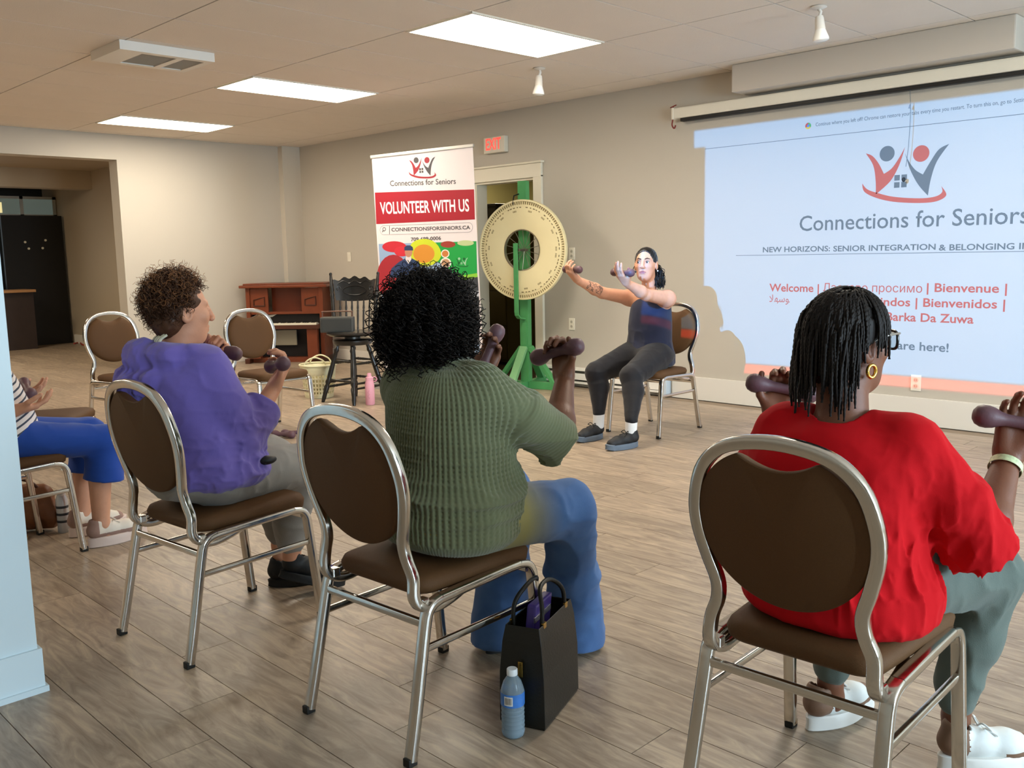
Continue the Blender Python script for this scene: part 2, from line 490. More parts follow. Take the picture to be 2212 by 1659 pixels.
# --- ceiling: lay-in tiles
TX, TY = 0.64, 1.235
TX0, TY0 = -4.85, 3.895          # a tile corner (the lit panel nearest the camera)
PANELS = [(-4.85, 3.895), (-4.85-4*TX, 3.895), (-4.85-8*TX, 3.895), (-4.85+4*TX, 3.895), (-4.85-4*TX, 3.895-4*TY), (-4.85-8*TX, 3.895-4*TY)]  # last two are unseen, added to brighten the ceiling on the left
ceil = MB().box((-16.6, YB, CZ+0.012), (XR, WY, CZ+0.1)).build('ceiling', mat('ceiling_grid', '5A524A', rough=0.6)); stru(ceil)
TILE = mat('ceiling_tile', 'E4DACE', rough=0.85, noise=(3, 0.03), bump=(160, 0.35))
def tile(w, l):
    e = 0.005
    t = MB(); t.add([(e,e,.012),(w-e,e,.012),(w-e,l-e,.012),(e,l-e,.012),(e,e,.001),(w-e,e,.001),(w-e,l-e,.001),(e,l-e,.001)],
          [(7,6,5,4),(0,1,5,4),(1,2,6,5),(2,3,7,6),(3,0,4,7)]); me = t.mesh('ceiling_tile'); me.materials.append(TILE); return me
tile_mesh = tile(TX, TY)
i0 = int(math.floor((WX-TX0)/TX)); i1 = int(math.ceil((XR-TX0)/TX))
crest = MB()
for i in range(i0, i1):
    for j in range(-6, 3):
        x0, y0 = TX0+i*TX, TY0+j*TY
        if any(abs(x0-a) < .01 and abs(y0-b) < .01 for a, b in PANELS): continue
        xa, xb = max(x0, WX), min(x0+TX, XR); ya, yb = max(y0, YB), min(y0+TY, WY)
        if xb-xa < .05 or yb-ya < .05: continue
        full = xb-xa > TX-.01 and yb-ya > TY-.01
        me = tile_mesh if full else tile(xb-xa, yb-ya)
        o = bpy.data.objects.new('ceiling_tile', me); COL.objects.link(o); o.location = (xa, ya, CZ); o.parent = ceil
LIGHTM = mat('light_diffuser', 'FFF3DC', rough=0.5)
b = LIGHTM.node_tree.nodes['Principled BSDF']; b.inputs['Emission Color'].default_value = (*PANEL_COLOUR, 1); b.inputs['Emission Strength'].default_value = PANEL_STRENGTH
FRAME = mat('light_frame', 'D8D2C4', rough=0.4)
for k, (x0, y0) in enumerate(PANELS):
    lab = ['lit ceiling panel nearest the bulb lamps, largest in view', 'lit ceiling panel between the other two, beside the ceiling vent',
           'smallest lit ceiling panel, over the far corner', 'lit ceiling panel above the projected slide', 'unseen ceiling panel behind the pillar, added to brighten the left side', 'unseen ceiling panel added behind the pillar, nearest the hall opening'][k]
    t = empty('ceiling_light', (x0, y0, CZ), 0, lab, 'ceiling light', 'lit ceiling panels')
    MB().box((.02, .02, -.004), (TX-.02, TY-.02, .006)).build('diffuser', LIGHTM, t)
    fr = MB()
    for lo, hi in (((.004,.004,-.008),(TX-.004,.02,.006)), ((.004,TY-.02,-.008),(TX-.004,TY-.004,.006)), ((.004,.02,-.008),(.02,TY-.02,.006)), ((TX-.02,.02,-.008),(TX-.004,TY-.02,.006))): fr.box(lo, hi)
    fr.build('frame', FRAME, t)

# --- wall with the slide (door opening in it)
DX0, DX1, DZ = -7.30, -6.44, 2.03
wb = MB()
for lo, hi in (((WX-.15, WY, 0), (DX0, WY+.13, CZ+.1)), ((DX1, WY, 0), (XR, WY+.13, CZ+.1)), ((DX0, WY, DZ), (DX1, WY+.13, CZ+.1))): wb.box(lo, hi)
stru(wb.build('wall_back', WALL))
# far wall, with the wide opening to the hall beyond
OY, OZ = 4.41, 2.43
wl = MB(); wl.box((WX-.22, OY, 0), (WX, WY, CZ+.1)); wl.box((WX-.22, YB, OZ), (WX, OY, CZ+.1))
stru(wl.build('wall_left', WALL))
# pipe chase strip in the corner
stru(MB().box((WX, WY-.26, 0), (WX+.10, WY, CZ)).build('trim_1', mat('chase_paint', 'C9C1B2', rough=.5)))
# right wall with two windows, rear wall
wr = MB()
for lo, hi in (((XR, YB, 0), (XR+.2, WY, .7)), ((XR, YB, 2.2), (XR+.2, WY, CZ+.1)), ((XR, YB, .7), (XR+.2, 1.25, 2.2)), ((XR, 2.75, .7), (XR+.2, 3.95, 2.2)), ((XR, 5.45, .7), (XR+.2, WY, 2.2))): wr.box(lo, hi)
stru(wr.build('wall_right', WALL))
for n_, wy in ((1, 2.0), (2, 4.7)):
    t = empty('window_%d' % n_, (XR, wy, .7)); stru(t)
    fr = MB()
    for a, b_ in ((-.75, -.69), (-.03, .03), (.69, .75)): fr.box((.02, a, 0), (.09, b_, 1.5))
    for a, b_ in ((0, .06), (1.44, 1.5)): fr.box((.02, -.75, a), (.09, .75, b_))
    fr.build('window_frame', TRIM, t)
stru(MB().box((-16.6, YB-.2, 0), (XR, YB, CZ+.1)).build('wall_front', WALL))

# --- hall beyond the opening
HALLW = mat('hall_paint', 'B3A48C', rough=.6)
stru(MB().box((-16.6, 5.53, 0), (WX-.22, 5.66, 2.8)).build('wall_hall_side', HALLW))
stru(MB().box((-16.6, YB, 2.64), (WX-.22, 5.53, 2.72)).build('ceiling_hall', HALLW))
stru(MB().box((-14.75, YB, 2.37), (-14.45, 5.53, 2.66)).build('beam_hall', HALLW))
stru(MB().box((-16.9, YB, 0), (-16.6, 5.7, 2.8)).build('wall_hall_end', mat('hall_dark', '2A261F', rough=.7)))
stru(MB().box((-15.6, 5.50, 0), (WX-.22, 5.53, .14)).build('baseboard_hall', TRIM))
area('hall_lamp', (-13, 2.5, 2.6), (0, 0, 0), 1.2, .6, 60, (1, .86, .66))

BLK = mat('black_lacquer', '0B0A0A', rough=.45, bump=(40, .05))
pt = empty('partition_panel', (-15.69, 4.8, 0), 0, 'tall black partition panel with four pale dots standing in the hall', 'partition')
MB((-15.69,4.8,0)).box((-15.75, 4.60, 0), (-15.69, 5.49, 2.03), .004).build('board', BLK, pt)
DOT = mat('pale_dot', 'D8D2BA', rough=.4)
for u, v_ in ((54, 523), (98, 519), (62, 537), (92, 536)):
    p = at(u, v_, X=-15.685); MB((-15.69,4.8,0)).cyl(p, p+np.array([.012, 0, 0]), .018, n=10).build('dot', DOT, pt)
# glazed transom above the panel
GL = mat('hall_glass', '9FB0AE', rough=.08, spec=.6)
AL = mat('aluminium_frame', 'C9CCC8', rough=.3, metal=.7)
tr = empty('glazed_screen', (-16.0, 4.3, 0), 0, 'aluminium framed glass screen behind the black hall panel', 'glass screen')
f_ = MB((-16.0,4.3,0))
for za, zb in ((2.03, 2.06), (2.30, 2.34)): f_.box((-16.03, 4.0, za), (-15.98, 5.52, zb))
for ya in (4.0, 4.45, 4.98, 5.47): f_.box((-16.03, ya, 0), (-15.98, ya+.05, 2.34))
f_.build('frame', AL, tr)
SKYG = mat('window_daylight_pane', 'DDEBF2', rough=.3, emit=('CFE6F5', 1.1))
DKG = mat('faint_glow_pane', '66706A', rough=.12, spec=.7, emit=('9FB0A4', .12))  # faint emission stands in for outdoor light seen through the glass
for k, (ya, yb) in enumerate(((4.05, 4.45), (4.50, 4.98), (5.03, 5.47))):
    MB((-16.0,4.3,0)).box((-16.01, ya, 2.06), (-16.0, yb, 2.30)).build('pane', DKG, tr)
MB((-16.0,4.3,0)).box((-16.01, 4.05, .95), (-16.0, 4.45, 2.03)).build('pane', SKYG, tr)
MB((-16.0,4.3,0)).box((-15.995, 4.56, 2.08), (-15.985, 4.72, 2.24)).build('lit_reflection', mat('glow_reflection', 'F2E6B4', rough=.4, emit=('F2DFA0', .6)), tr)  # bright reflection in the glass, made as a small glowing plate
# counter by the window
ct = empty('counter', (-15.3, 4.2, 0), 0, 'dark brown hall counter with a light wooden top', 'counter')
MB((-15.3,4.2,0)).box((-15.5, 3.6, 0), (-15.1, 4.78, .86)).build('front', mat('counter_brown', '2E211B', rough=.5, noise=(9, .2)), ct)
MB((-15.3,4.2,0)).box((-15.54, 3.58, .86), (-15.02, 4.80, .90), .006).build('top', mat('counter_wood', 'A5794E', rough=.4, noise=(14, .2)), ct)
bxp = at(38, 768, Z=0)
bx_ = MB(bxp).box(bxp+np.array([-.2, -.25, 0]), bxp+np.array([.12, .12, .16]), .01).build('step_box', mat('grey_step', 'A9A49A', rough=.6))
setprops(bx_, 'small pale grey box on the floor in front of the dark counter', 'box')
cp = [at(u, v_, Z=.012) for u, v_ in ((160, 742), (172, 740), (180, 745), (196, 742), (215, 748))]
setprops(MB().tube(spline(cp, 5), .012, 6).build('floor_cord', mat('red_cord', 'A3382C', rough=.5)), 'red cord lying along the floor beside the black panel', 'cord')

# --- pillar at the left edge of the frame
PXF = -2.90
pil = stru(empty('pillar', (PXF, .85, 0)))
PILM = mat('pillar_paint', 'D6E6EC', rough=.5, bump=(30, .06), noise=(6, .02))
MB((PXF,.85,0)).box((PXF-.5, .39, 0), (PXF, .84, CZ)).build('shaft', PILM, pil)
pb = MB((PXF,.85,0)); pb.box((PXF-.51, .39, 0), (PXF+.010, .850, .135)); pb.box((PXF-.51, .39, 0), (PXF+.018, .858, .018)); pb.build('baseboard', PILM, pil)
setprops(pil, 'white painted square pillar with a baseboard at the image edge')

# --- door casing and closet behind it
CAS = mat('door_casing_paint', 'E3DCC8', rough=.4)
d1 = stru(empty('door_1', (DX1, WY, 0)))
c_ = MB((DX1,WY,0)); c_.box((DX1, WY-.03, 0), (DX1+.11, WY, DZ+.02), .004); c_.build('casing_side', CAS, d1)
c_ = MB((DX1,WY,0)); c_.box((DX0-.11, WY-.03, 0), (DX0, WY, DZ+.02), .004); c_.build('casing_side', CAS, d1)
c_ = MB((DX1,WY,0)); c_.box((DX0-.11, WY-.032, DZ+.0), (DX1+.11, WY, DZ+.135), .004); c_.box((DX0-.13, WY-.05, DZ+.135), (DX1+.13, WY, DZ+.155), .004); c_.build('casing_head', CAS, d1)
c_ = MB((DX1,WY,0)); c_.box((DX1-.02, WY-.005, 0), (DX1, WY+.14, DZ)); c_.box((DX0, WY-.005, 0), (DX0+.02, WY+.14, DZ)); c_.box((DX0+.02, WY-.005, DZ-.02), (DX1-.02, WY+.14, DZ)); c_.build('jamb', CAS, d1)
OLV = mat('closet_paint', '8C8458', rough=.7)
cl = MB()
cl.box((-9.2, 9.4, 0), (-5.8, 9.5, 2.6)); cl.box((-9.3, WY+.13, 0), (-9.2, 9.5, 2.6)); cl.box((-5.9, WY+.13, 0), (-5.8, 9.5, 2.6)); cl.box((-9.3, WY+.13, 2.5), (-5.8, 9.5, 2.6))
stru(cl.build('wall_closet', OLV))
stru(MB().box((-9.2, WY, -.1), (-5.9, 9.4, -.004)).build('floor_closet', mat('closet_floor', '4A3E2C', rough=.6)))
area('closet_bulb', (-8.3, 8.2, 2.45), (0, 0, 0), .3, .3, 26, (1, .86, .6))

# --- baseboards and heater
BBM = mat('baseboard_paint', 'DCD7CD', rough=.45)
HX0, HX1 = -6.30, -4.80
stru(MB().box((HX1+.02, WY-.018, 0), (XR, WY, .20), .004).build('baseboard_back', BBM))
stru(MB().box((WX+.10, WY-.018, 0), (DX0-.13, WY, .13), .003).build('baseboard_corner', BBM))
stru(MB().box((WX, OY, 0), (WX+.018, WY-.26, .13), .003).build('baseboard_left', BBM))
ht = empty('baseboard_heater', (HX1, WY, 0), 0, 'white electric baseboard heater on the floor below the wall outlets', 'heater')
h_ = MB((HX1,WY,0)); h_.box((HX0, WY-.07, .035), (HX1-.05, WY-.001, .055)); h_.box((HX0, WY-.075, .075), (HX1-.05, WY-.06, .135)); h_.box((HX0, WY-.065, .16), (HX1-.05, WY, .185)); h_.box((HX0, WY-.01, .035), (HX1-.05, WY, .18)); h_.build('housing', WHITE, ht)
MB((HX1,WY,0)).box((HX1-.05, WY-.078, .02), (HX1, WY, .19), .004).build('end_cap', mat('heater_cap', 'C4D0DA', rough=.4), ht)
MB((HX1,WY,0)).box((HX0, WY-.05, .055), (HX1-.05, WY-.012, .16)).build('fins', mat('heater_dark', '4E4A44', rough=.5, metal=.4), ht)
for k in range(2): MB((HX1,WY,0)).box((HX1-.18, WY-.0755, .06+.09*k), (HX1-.051, WY-.058, .075+.085*k)).build('vent_strip', WHITE, ht)
# ------------------------------------------------------------------ things on the walls and the ceiling
EX, EY, EZ = np.array([1., 0, 0]), np.array([0, 1., 0]), np.array([0, 0, 1.])
def onp(u, v, p0, n):
    d = R2*((u-CX)/FPX) - U2*((v-CY)/FPX) + _fw; o = np.array([0, 0, CAM_H])
    return o+d*(((np.asarray(p0)-o)@np.asarray(n))/(d@np.asarray(n)))

def circle(c, r, e, u, n=28): return [np.asarray(c)+r*(math.cos(2*math.pi*i/n)*np.asarray(e)+math.sin(2*math.pi*i/n)*np.asarray(u)) for i in range(n)]

def logo(parent, c, s, e, u, n, origin, m_red, m_grey):
    """two figures with raised arms over a bowl-shaped sweep; c centre, s half width"""
    def pt(zx, zy): return np.asarray(c)+e*((zx-1503)/252*s)+u*((1035-zy)/252*s)
    def shp(pts, name, m_, k=5):
        q = [pt(*p) for p in pts]
        MB(origin).poly(q, n*.0006).build(name, m_, parent)
    def curve(segs):
        out = []
        for s_ in segs:
            q = spline([np.array([a, b, 0.]) for a, b in s_], 5); out += [(p[0], p[1]) for p in q[:-1]]
        return out
    shp(curve([[(1270,885),(1318,960),(1336,1050),(1340,1132)], [(1340,1132),(1425,1060),(1475,970),(1505,870)], [(1505,870),(1475,925),(1432,985),(1385,1015)], [(1385,1015),(1350,950),(1310,903),(1270,885)]]), 'figure', m_red)
    shp(curve([[(1507,905),(1540,1000),(1590,1090),(1648,1157)], [(1648,1157),(1662,1060),(1692,965),(1755,875)], [(1755,875),(1700,900),(1655,965),(1615,1035)], [(1615,1035),(1570,1005),(1532,955),(1507,905)]]), 'figure', m_grey)
    shp(curve([[(1253,1062),(1268,1112),(1340,1152),(1450,1182),(1600,1197),(1700,1192),(1752,1160),(1722,1108)], [(1722,1108),(1728,1142),(1690,1165),(1600,1170),(1450,1153),(1345,1123),(1285,1098),(1253,1062)]]), 'sweep', m_red)
    for (zx, zy, r), m_ in (((1400, 898, 45), m_grey), ((1600, 915, 47), m_red)):
        MB(origin).poly(circle(pt(zx, zy), r/252*s, e, u), n*.0006).build('head_dot', m_, parent)
    for zx, zy in ((1465,1043),(1507,1043),(1465,1085),(1507,1085)):
        MB(origin).poly([pt(zx-16, zy-16), pt(zx-16, zy+16), pt(zx+16, zy+16), pt(zx+16, zy-16)], n*.0006).build('window_square', m_grey, parent)

# --- projected slide: its lettering on the wall, lit by the projector
INK = mat('slide_grey', '6A6B66', rough=.7); RED = mat('slide_red', 'BE5C49', rough=.7)
SO = np.array([-2.78, WY, 1.3]); SY = WY-.0012
sl = empty('projected_slide', SO, 0, 'pale blue projected slide with figures logo and red and grey lettering', 'projected slide')
sp = MB(SO)
sp.poly([(-4.47,WY,.27),(-1.03,WY,.27),(-1.03,WY,2.14),(-.92,WY,2.14),(-.92,WY,2.28),(-4.58,WY,2.28),(-4.58,WY,2.14),(-4.47,WY,2.14)], (0,-.0008,0))
sp.build('slide_field', WALL, sl)
def W(u, v): p = at(u, v, Y=WY); p[1] = SY; return p
def wtext(body, u, v, width_to, m_, bold=0.0, height=None, name='lettering', align='LEFT'):
    a = W(u, v); w_ = abs(W(*width_to)[0]-a[0]) if width_to else None
    return text(name, body, a, EX, EZ, m_, sl, width=w_, height=height, bold=bold, off=SO, align=align)
logo(sl, W(1952, 380), .305, EX, EZ, -EY, SO, RED, INK)
wtext('Connections for Seniors', 1727, 499, (2222, 487), INK, .006)
wtext('NEW HORIZONS:', 1648, 545, (1793, 543), INK, .02, height=.042)
wtext('SENIOR INTEGRATION', 1800, 543, (2021, 541), INK, .02, height=.042)
wtext('& BELONGING IN', 2028, 541, (2226, 538), INK, .02, height=.042)
MB(SO).box((W(1590, 551)[0], SY-.0004, 1.235), (-1.6, SY, 1.239)).build('rule', INK, sl)
LH = .062
wtext('Welcome |', 1662, 629, (1769, 629), RED, .018, height=LH)
wtext('Ласкаво просимо', 1778, 629, (1992, 630), RED, .0, height=LH)
wtext('| Bienvenue |', 2002, 630, (2175, 632), RED, .018, height=LH)
wtext('\uFEFC\uFEEC\uFEB3\uFEEE', 1662, 652, (1706, 652), RED, .0, height=.06)
wtext('indos | Bienvenidos |', 1902, 660, (2171, 664), RED, .018, height=LH)
wtext('Barka Da Zuwa', 1914, 692, (2103, 697), RED, .018, height=LH)
wtext('are here!', 1938, 754, (2049, 760), INK, .018, height=LH)
wtext('Continue where you left off? Chrome can restore your tabs every time you restart. To turn this on, go to', 1762, 273, (2185, 222), INK, .004, height=.028)
wtext('Settings', 2190, 222, (2222, 217), INK, .004, height=.028)
MB(SO).box((-4.47, SY-.0004, 2.120), (-.92, SY, 2.124)).build('rule', INK, sl)
ic = W(1746, 272)
for k, cc in enumerate(('C4493C', 'D9B23C', '5B9E58')):
    a0 = math.radians(90+120*k)
    pts = [ic]+[ic+.024*(math.cos(a0+math.radians(120)*i/8)*EX+math.sin(a0+math.radians(120)*i/8)*EZ) for i in range(9)]
    MB(SO).poly(pts, -EY*.0004).build('icon_sector', mat('icon_%d' % k, cc), sl)
MB(SO).poly(circle(ic-EY*.0008, .010, EX, EZ, 16), -EY*.0003).build('icon_dot', mat('icon_blue', '4E78B8'), sl)

# projector hung from the ceiling behind the group, throwing the slide
LP = np.array([-2.40, .30, 2.46])
po = np.array([LP[0], LP[1]-.17, CZ])
pj = empty('projector', po, 0, 'white ceiling projector above the seated group, throwing the slide', 'projector')
PB = mat('projector_white', 'D8D8D4', rough=.4)
MB(po).box((LP[0]-.15, LP[1]-.30, 2.40), (LP[0]+.15, LP[1]-.05, 2.51), .014).build('body', PB, pj)
MB(po).cyl((LP[0], LP[1]-.05, 2.46), (LP[0], LP[1]-.02, 2.46), .030, n=20).build('lens', mat('lens_glass', '20242C', rough=.1), pj)
MB(po).cyl((LP[0], LP[1]-.17, 2.51), (LP[0], LP[1]-.17, CZ), .02, n=14).build('pole', PB, pj)
ld = bpy.data.lights.new('projector_beam', 'SPOT'); ld.energy = PROJECTOR_POWER; ld.shadow_soft_size = .012
ld.spot_size = math.radians(95); ld.spot_blend = 0.0
lo_ = bpy.data.objects.new('projector_beam', ld); COL.objects.link(lo_); lo_.location = LP; lo_.rotation_euler = (math.radians(90), 0, 0)
ld.use_nodes = True; nt = ld.node_tree; em = nt.nodes['Emission']
tc = nt.nodes.new('ShaderNodeTexCoord'); sx = nt.nodes.new('ShaderNodeSeparateXYZ'); nt.links.new(tc.outputs['Normal'], sx.inputs[0])
def mth(op, a, b=None):
    n = nt.nodes.new('ShaderNodeMath'); n.operation = op
    for i, x in enumerate((a, b)):
        if x is None: continue
        if isinstance(x, (int, float)): n.inputs[i].default_value = x
        else: nt.links.new(x, n.inputs[i])
    return n.outputs[0]
TH = WY-LP[1]
lx = mth('DIVIDE', sx.outputs[0], mth('MULTIPLY', sx.outputs[2], -1.0)); lz = mth('DIVIDE', sx.outputs[1], mth('MULTIPLY', sx.outputs[2], -1.0))
px_ = mth('ADD', mth('MULTIPLY', lx, TH), float(LP[0])); pz_ = mth('ADD', mth('MULTIPLY', lz, TH), float(LP[2]))
def inside(x0, x1, z0, z1):
    a = mth('MULTIPLY', mth('GREATER_THAN', px_, x0), mth('LESS_THAN', px_, x1))
    return mth('MULTIPLY', a, mth('MULTIPLY', mth('GREATER_THAN', pz_, z0), mth('LESS_THAN', pz_, z1)))
main_ = mth('ADD', inside(-4.47, -1.03, .352, 2.14), inside(-4.58, -.92, 2.14, 2.28)); pink = inside(-4.47, -1.03, .27, .342)
def rgbmul(fac, col):
    n = nt.nodes.new('ShaderNodeMix'); n.data_type = 'RGBA'; n.inputs['A'].default_value = (0, 0, 0, 1); n.inputs['B'].default_value = (*col, 1)
    nt.links.new(fac, n.inputs['Factor']); return n.outputs['Result']
ad = nt.nodes.new('ShaderNodeMix'); ad.data_type = 'RGBA'; ad.blend_type = 'ADD'; ad.inputs['Factor'].default_value = 1
nt.links.new(rgbmul(main_, (.14, .66, 1.62)), ad.inputs['A']); nt.links.new(rgbmul(pink, (1.7, .10, .10)), ad.inputs['B'])
# an even slide: undo the fall-off towards the edges of the throw (a projector's lens does the same)
r2_ = mth('ADD', mth('ADD', mth('MULTIPLY', lx, lx), mth('MULTIPLY', lz, lz)), 1.0)
nt.links.new(ad.outputs['Result'], em.inputs['Color']); nt.links.new(mth('POWER', r2_, 1.5), em.inputs['Strength'])

# --- roller screen case and the boxed soffit above it
CASEM = mat('screen_case', 'E2DCCB', rough=.4); BLACK = mat('plain_black', '0E0E0E', rough=.5)
YC = WY-.10
cz1, cz0 = at(1459, 233, Y=YC)[2], at(1459, 256, Y=YC)[2]; cx0 = at(1452, 240, Y=YC)[0]
sc_o = np.array([cx0, WY, cz0])
sc_ = empty('screen_case', sc_o, 0, 'long cream roller screen case mounted above the projected slide', 'screen case')
q = MB(sc_o); q.box((cx0, YC, cz0), (-.6, WY-.02, cz1), .012); q.build('case', CASEM, sc_)
MB(sc_o).box((cx0+.07, YC+.015, cz0-.028), (-.6, WY-.03, cz0), .004).build('slot_bar', BLACK, sc_)
MB(sc_o).box((cx0-.006, YC-.004, cz0-.004), (cx0+.012, WY-.015, cz1+.004), .003).build('end_cap', CASEM, sc_)
HK = mat('red_hook', '7A2A26', rough=.4)
hp = [np.array([cx0-.012, YC+.03, cz1+.02]), np.array([cx0-.014, YC+.03, cz0+.01]), np.array([cx0-.022, YC+.03, cz0-.045]), np.array([cx0+.0, YC+.03, cz0-.075]), np.array([cx0+.014, YC+.03, cz0-.05])]
MB(sc_o).tube(spline(hp, 6), .006, 6).build('hook', HK, sc_)
MB(sc_o).tube([np.array([cx0-.04, YC+.03, cz1+.012]), np.array([cx0+.02, YC+.03, cz1+.028])], .005, 6).build('hook', HK, sc_)
cordp = [np.array([at(1965, 205, Y=YC+.03)[0], YC+.03, cz0-.02]), at(1967, 240, Y=YC+.03), at(1963, 310, Y=YC+.03), at(1957, 360, Y=YC+.03)]
MB(sc_o).tube(spline(cordp, 6), .0022, 5).build('pull_cord', mat('grey_cord', '6E7272'), sc_)
MB(sc_o).lathe([(.0, .018), (.010, .012), (.013, 0), (.010, -.012), (0, -.018)], at(1952, 388, Y=YC+.03), 10).build('cord_weight', BLACK, sc_, 40)
MB(sc_o).lathe([(.0, .03), (.004, .02), (.010, 0), (0, 0)], at(1965, 234, Y=YC+.03), 8).build('cord_clip', mat('grey_cord2', '8A8E90'), sc_, 40)
YS = WY-.24
a, b_ = at(1580, 158, Y=YS), at(2190, 112, Y=YS)
stru(MB().box((a[0], YS, at(1580, 200, Y=YS)[2]), (at(2193, 90, Y=YS)[0], WY, CZ), .01).build('trim_2', mat('soffit_paint', 'C6BDB0', rough=.5)))

# --- exit sign
YE = WY-.055
e0, e1 = at(1045, 333, Y=YE), at(1089, 292, Y=YE)
es = empty('exit_sign', (e0[0], WY, e0[2]), 0, 'white exit sign box with glowing red letters over the doorway', 'exit sign')
eo = np.array([e0[0], WY, e0[2]])
MB(eo).box((e0[0], YE, e0[2]), (e1[0], WY, e1[2]), .006).build('housing', mat('exit_white', 'D9D2C0', rough=.4), es)
text('letters', 'EXIT', (e0[0]+.035, YE-.001, e0[2]+.035), EX, EZ, mat('exit_red', 'D8302A', rough=.4, emit=('FF3A30', 1.6)), es, width=(e1[0]-e0[0])*.72, height=(e1[2]-e0[2])*.72, bold=.02, off=eo)

# --- outlets and switch plates
PLM = mat('outlet_plate', 'E8E2D2', rough=.35); SLOT = mat('outlet_slot', '6A6256', rough=.5)
def plate(u, v, label, cat, switch=False, back=True):
    p = at(u, v, Y=WY); t = empty('wall_switch' if switch else 'wall_outlet', p, 0, label, cat)
    MB(p).box(p+np.array([-.036, -.008, -.058]), p+np.array([.036, 0, .058]), .003).build('plate', PLM, t)
    if switch: MB(p).box(p+np.array([-.012, -.012, -.028]), p+np.array([.012, -.006, .028]), .002).build('toggle', PLM, t)
    else:
        for dz in (.022, -.022):
            MB(p).lathe([(0, .0), (.017, 0), (.017, .004), (0, .004)], p+np.array([0, -.007, dz]), 14, M=np.array([[1,0,0],[0,0,-1],[0,1,0]])).build('socket', mat('socket_face', 'C9C2B0', rough=.4), t)
            for dx in (-.006, .006): MB(p).box(p+np.array([dx-.0015, -.0125, dz-.006]), p+np.array([dx+.0015, -.0105, dz+.006])).build('slot', SLOT, t)
plate(1236, 548, 'wall outlet at shoulder height beside the prize wheel', 'wall outlet')
plate(1236, 700, 'lower wall outlet between the prize wheel and the seated instructor', 'wall outlet')
plate(1979, 827, 'wall outlet below the slide, in its pink lower band', 'wall outlet')
plate(755, 555, 'single wall switch above the black bar stool', 'wall switch', True)

# --- ceiling vent and bulb lamps
vc = [at(u, v, Z=CZ-.06) for u, v in ((230, 120), (264, 88), (452, 124), (395, 149))]
vx0, vx1 = -6.68, -6.20; vy0, vy1 = 2.62, 3.28
vo = np.array([vx0, vy0, CZ])
vt = empty('ceiling_vent', vo, 0, 'white ceiling heater box with two dark louvred grilles', 'ceiling vent')
q = MB(vo)
for lo, hi in (((vx0,vy0,-.06),(vx1,vy0+.17,0)), ((vx0,vy1-.05,-.06),(vx1,vy1,0)), ((vx0,vy0+.17,-.06),(vx0+.06,vy1-.05,0)), ((vx1-.06,vy0+.17,-.06),(vx1,vy1-.05,0)), ((vx0+.06,vy0+.41,-.06),(vx1-.06,vy0+.46,0))):
    q.box((lo[0], lo[1], CZ+lo[2]), (hi[0], hi[1], CZ+hi[2]))
q.build('housing', mat('vent_white', 'E4DFD6', rough=.45), vt)
MB(vo).box((vx0+.02, vy0+.05, CZ-.02), (vx1-.02, vy1-.02, CZ-.002)).build('grille_back', mat('vent_dark', '4A3C2E', rough=.7), vt)
for k in range(18):
    for ya, yb in ((vy0+.17, vy0+.41), (vy0+.46, vy1-.05)):
        x = vx0+.07+k*.0195
        MB(vo).add([(x,ya,CZ-.055),(x+.003,ya,CZ-.055),(x+.012,ya,CZ-.03),(x+.009,ya,CZ-.03),(x,yb,CZ-.055),(x+.003,yb,CZ-.055),(x+.012,yb,CZ-.03),(x+.009,yb,CZ-.03)],
            [(0,3,2,1),(4,5,6,7),(0,1,5,4),(1,2,6,5),(2,3,7,6),(3,0,4,7)]).build('louvre', mat('vent_louvre', '9A8C78', rough=.5), vt)
LAMPW = mat('lamp_white', 'DAD4CA', rough=.35)
def bulb_lamp(u, v, ub, vb, label):
    p = at(u, v, Z=CZ); t = empty('bulb_lamp', p, 0, label, 'ceiling lamp', 'bulb lamps under the ceiling')
    dep = (p-np.array([0, 0, CAM_H]))@_fw
    dz = (vb-v)/FPX*dep*1.0; dxr = (ub-u)/FPX*dep
    ax = nrm(R2*dxr-EZ*dz); L = math.hypot(dz, dxr)
    s_ = np.cross(ax, EY); s_ = nrm(s_); t_ = np.cross(s_, ax)
    Mx = np.stack([s_, t_, ax], 1)
    MB(p).lathe([(0, 0), (.045, 0), (.05, .006), (.03, .016), (0, .018)], p-EZ*.0, 16, M=np.diag([1, 1, -1])).build('canopy', LAMPW, t, 40)
    MB(p).tube([p-EZ*.01, p+ax*L*.16+EX*.012, p+ax*L*.30], .010, 8).build('swivel_arm', LAMPW, t, 60)
    MB(p).lathe([(0, L*.26), (.022, L*.27), (.026, L*.34), (.030, L*.60), (.032, L*.64), (0, L*.64)], p, 18, M=Mx).build('socket', LAMPW, t, 40)
    MB(p).lathe([(.028, L*.62), (.036, L*.74), (.047, L*.90), (.046, L*.95), (.030, L*.99), (0, L*1.0)], p, 20, M=Mx).build('bulb', mat('bulb_frost', 'E8E5DE', rough=.25, sss=.0), t, 50)
bulb_lamp(1165, 147, 1162, 205, 'white bulb lamp under the ceiling above the exit sign')
bulb_lamp(1768, 14, 1776, 88, 'white tilted bulb lamp under the ceiling near the soffit')
for u, v, lab in ((80, 243, 'small dark sprinkler head in the ceiling above the hall opening'), (950, 232, 'small dark sprinkler head in the ceiling near the exit sign')):
    p = at(u, v, Z=CZ); t = MB(p).lathe([(0, 0), (.035, 0), (.03, -.008), (.012, -.012), (.012, -.03), (.022, -.034), (0, -.038)], p, 12).build('sprinkler_head', mat('sprinkler', '4E4238', rough=.4, metal=.5), None, 40); setprops(t, lab, 'sprinkler')
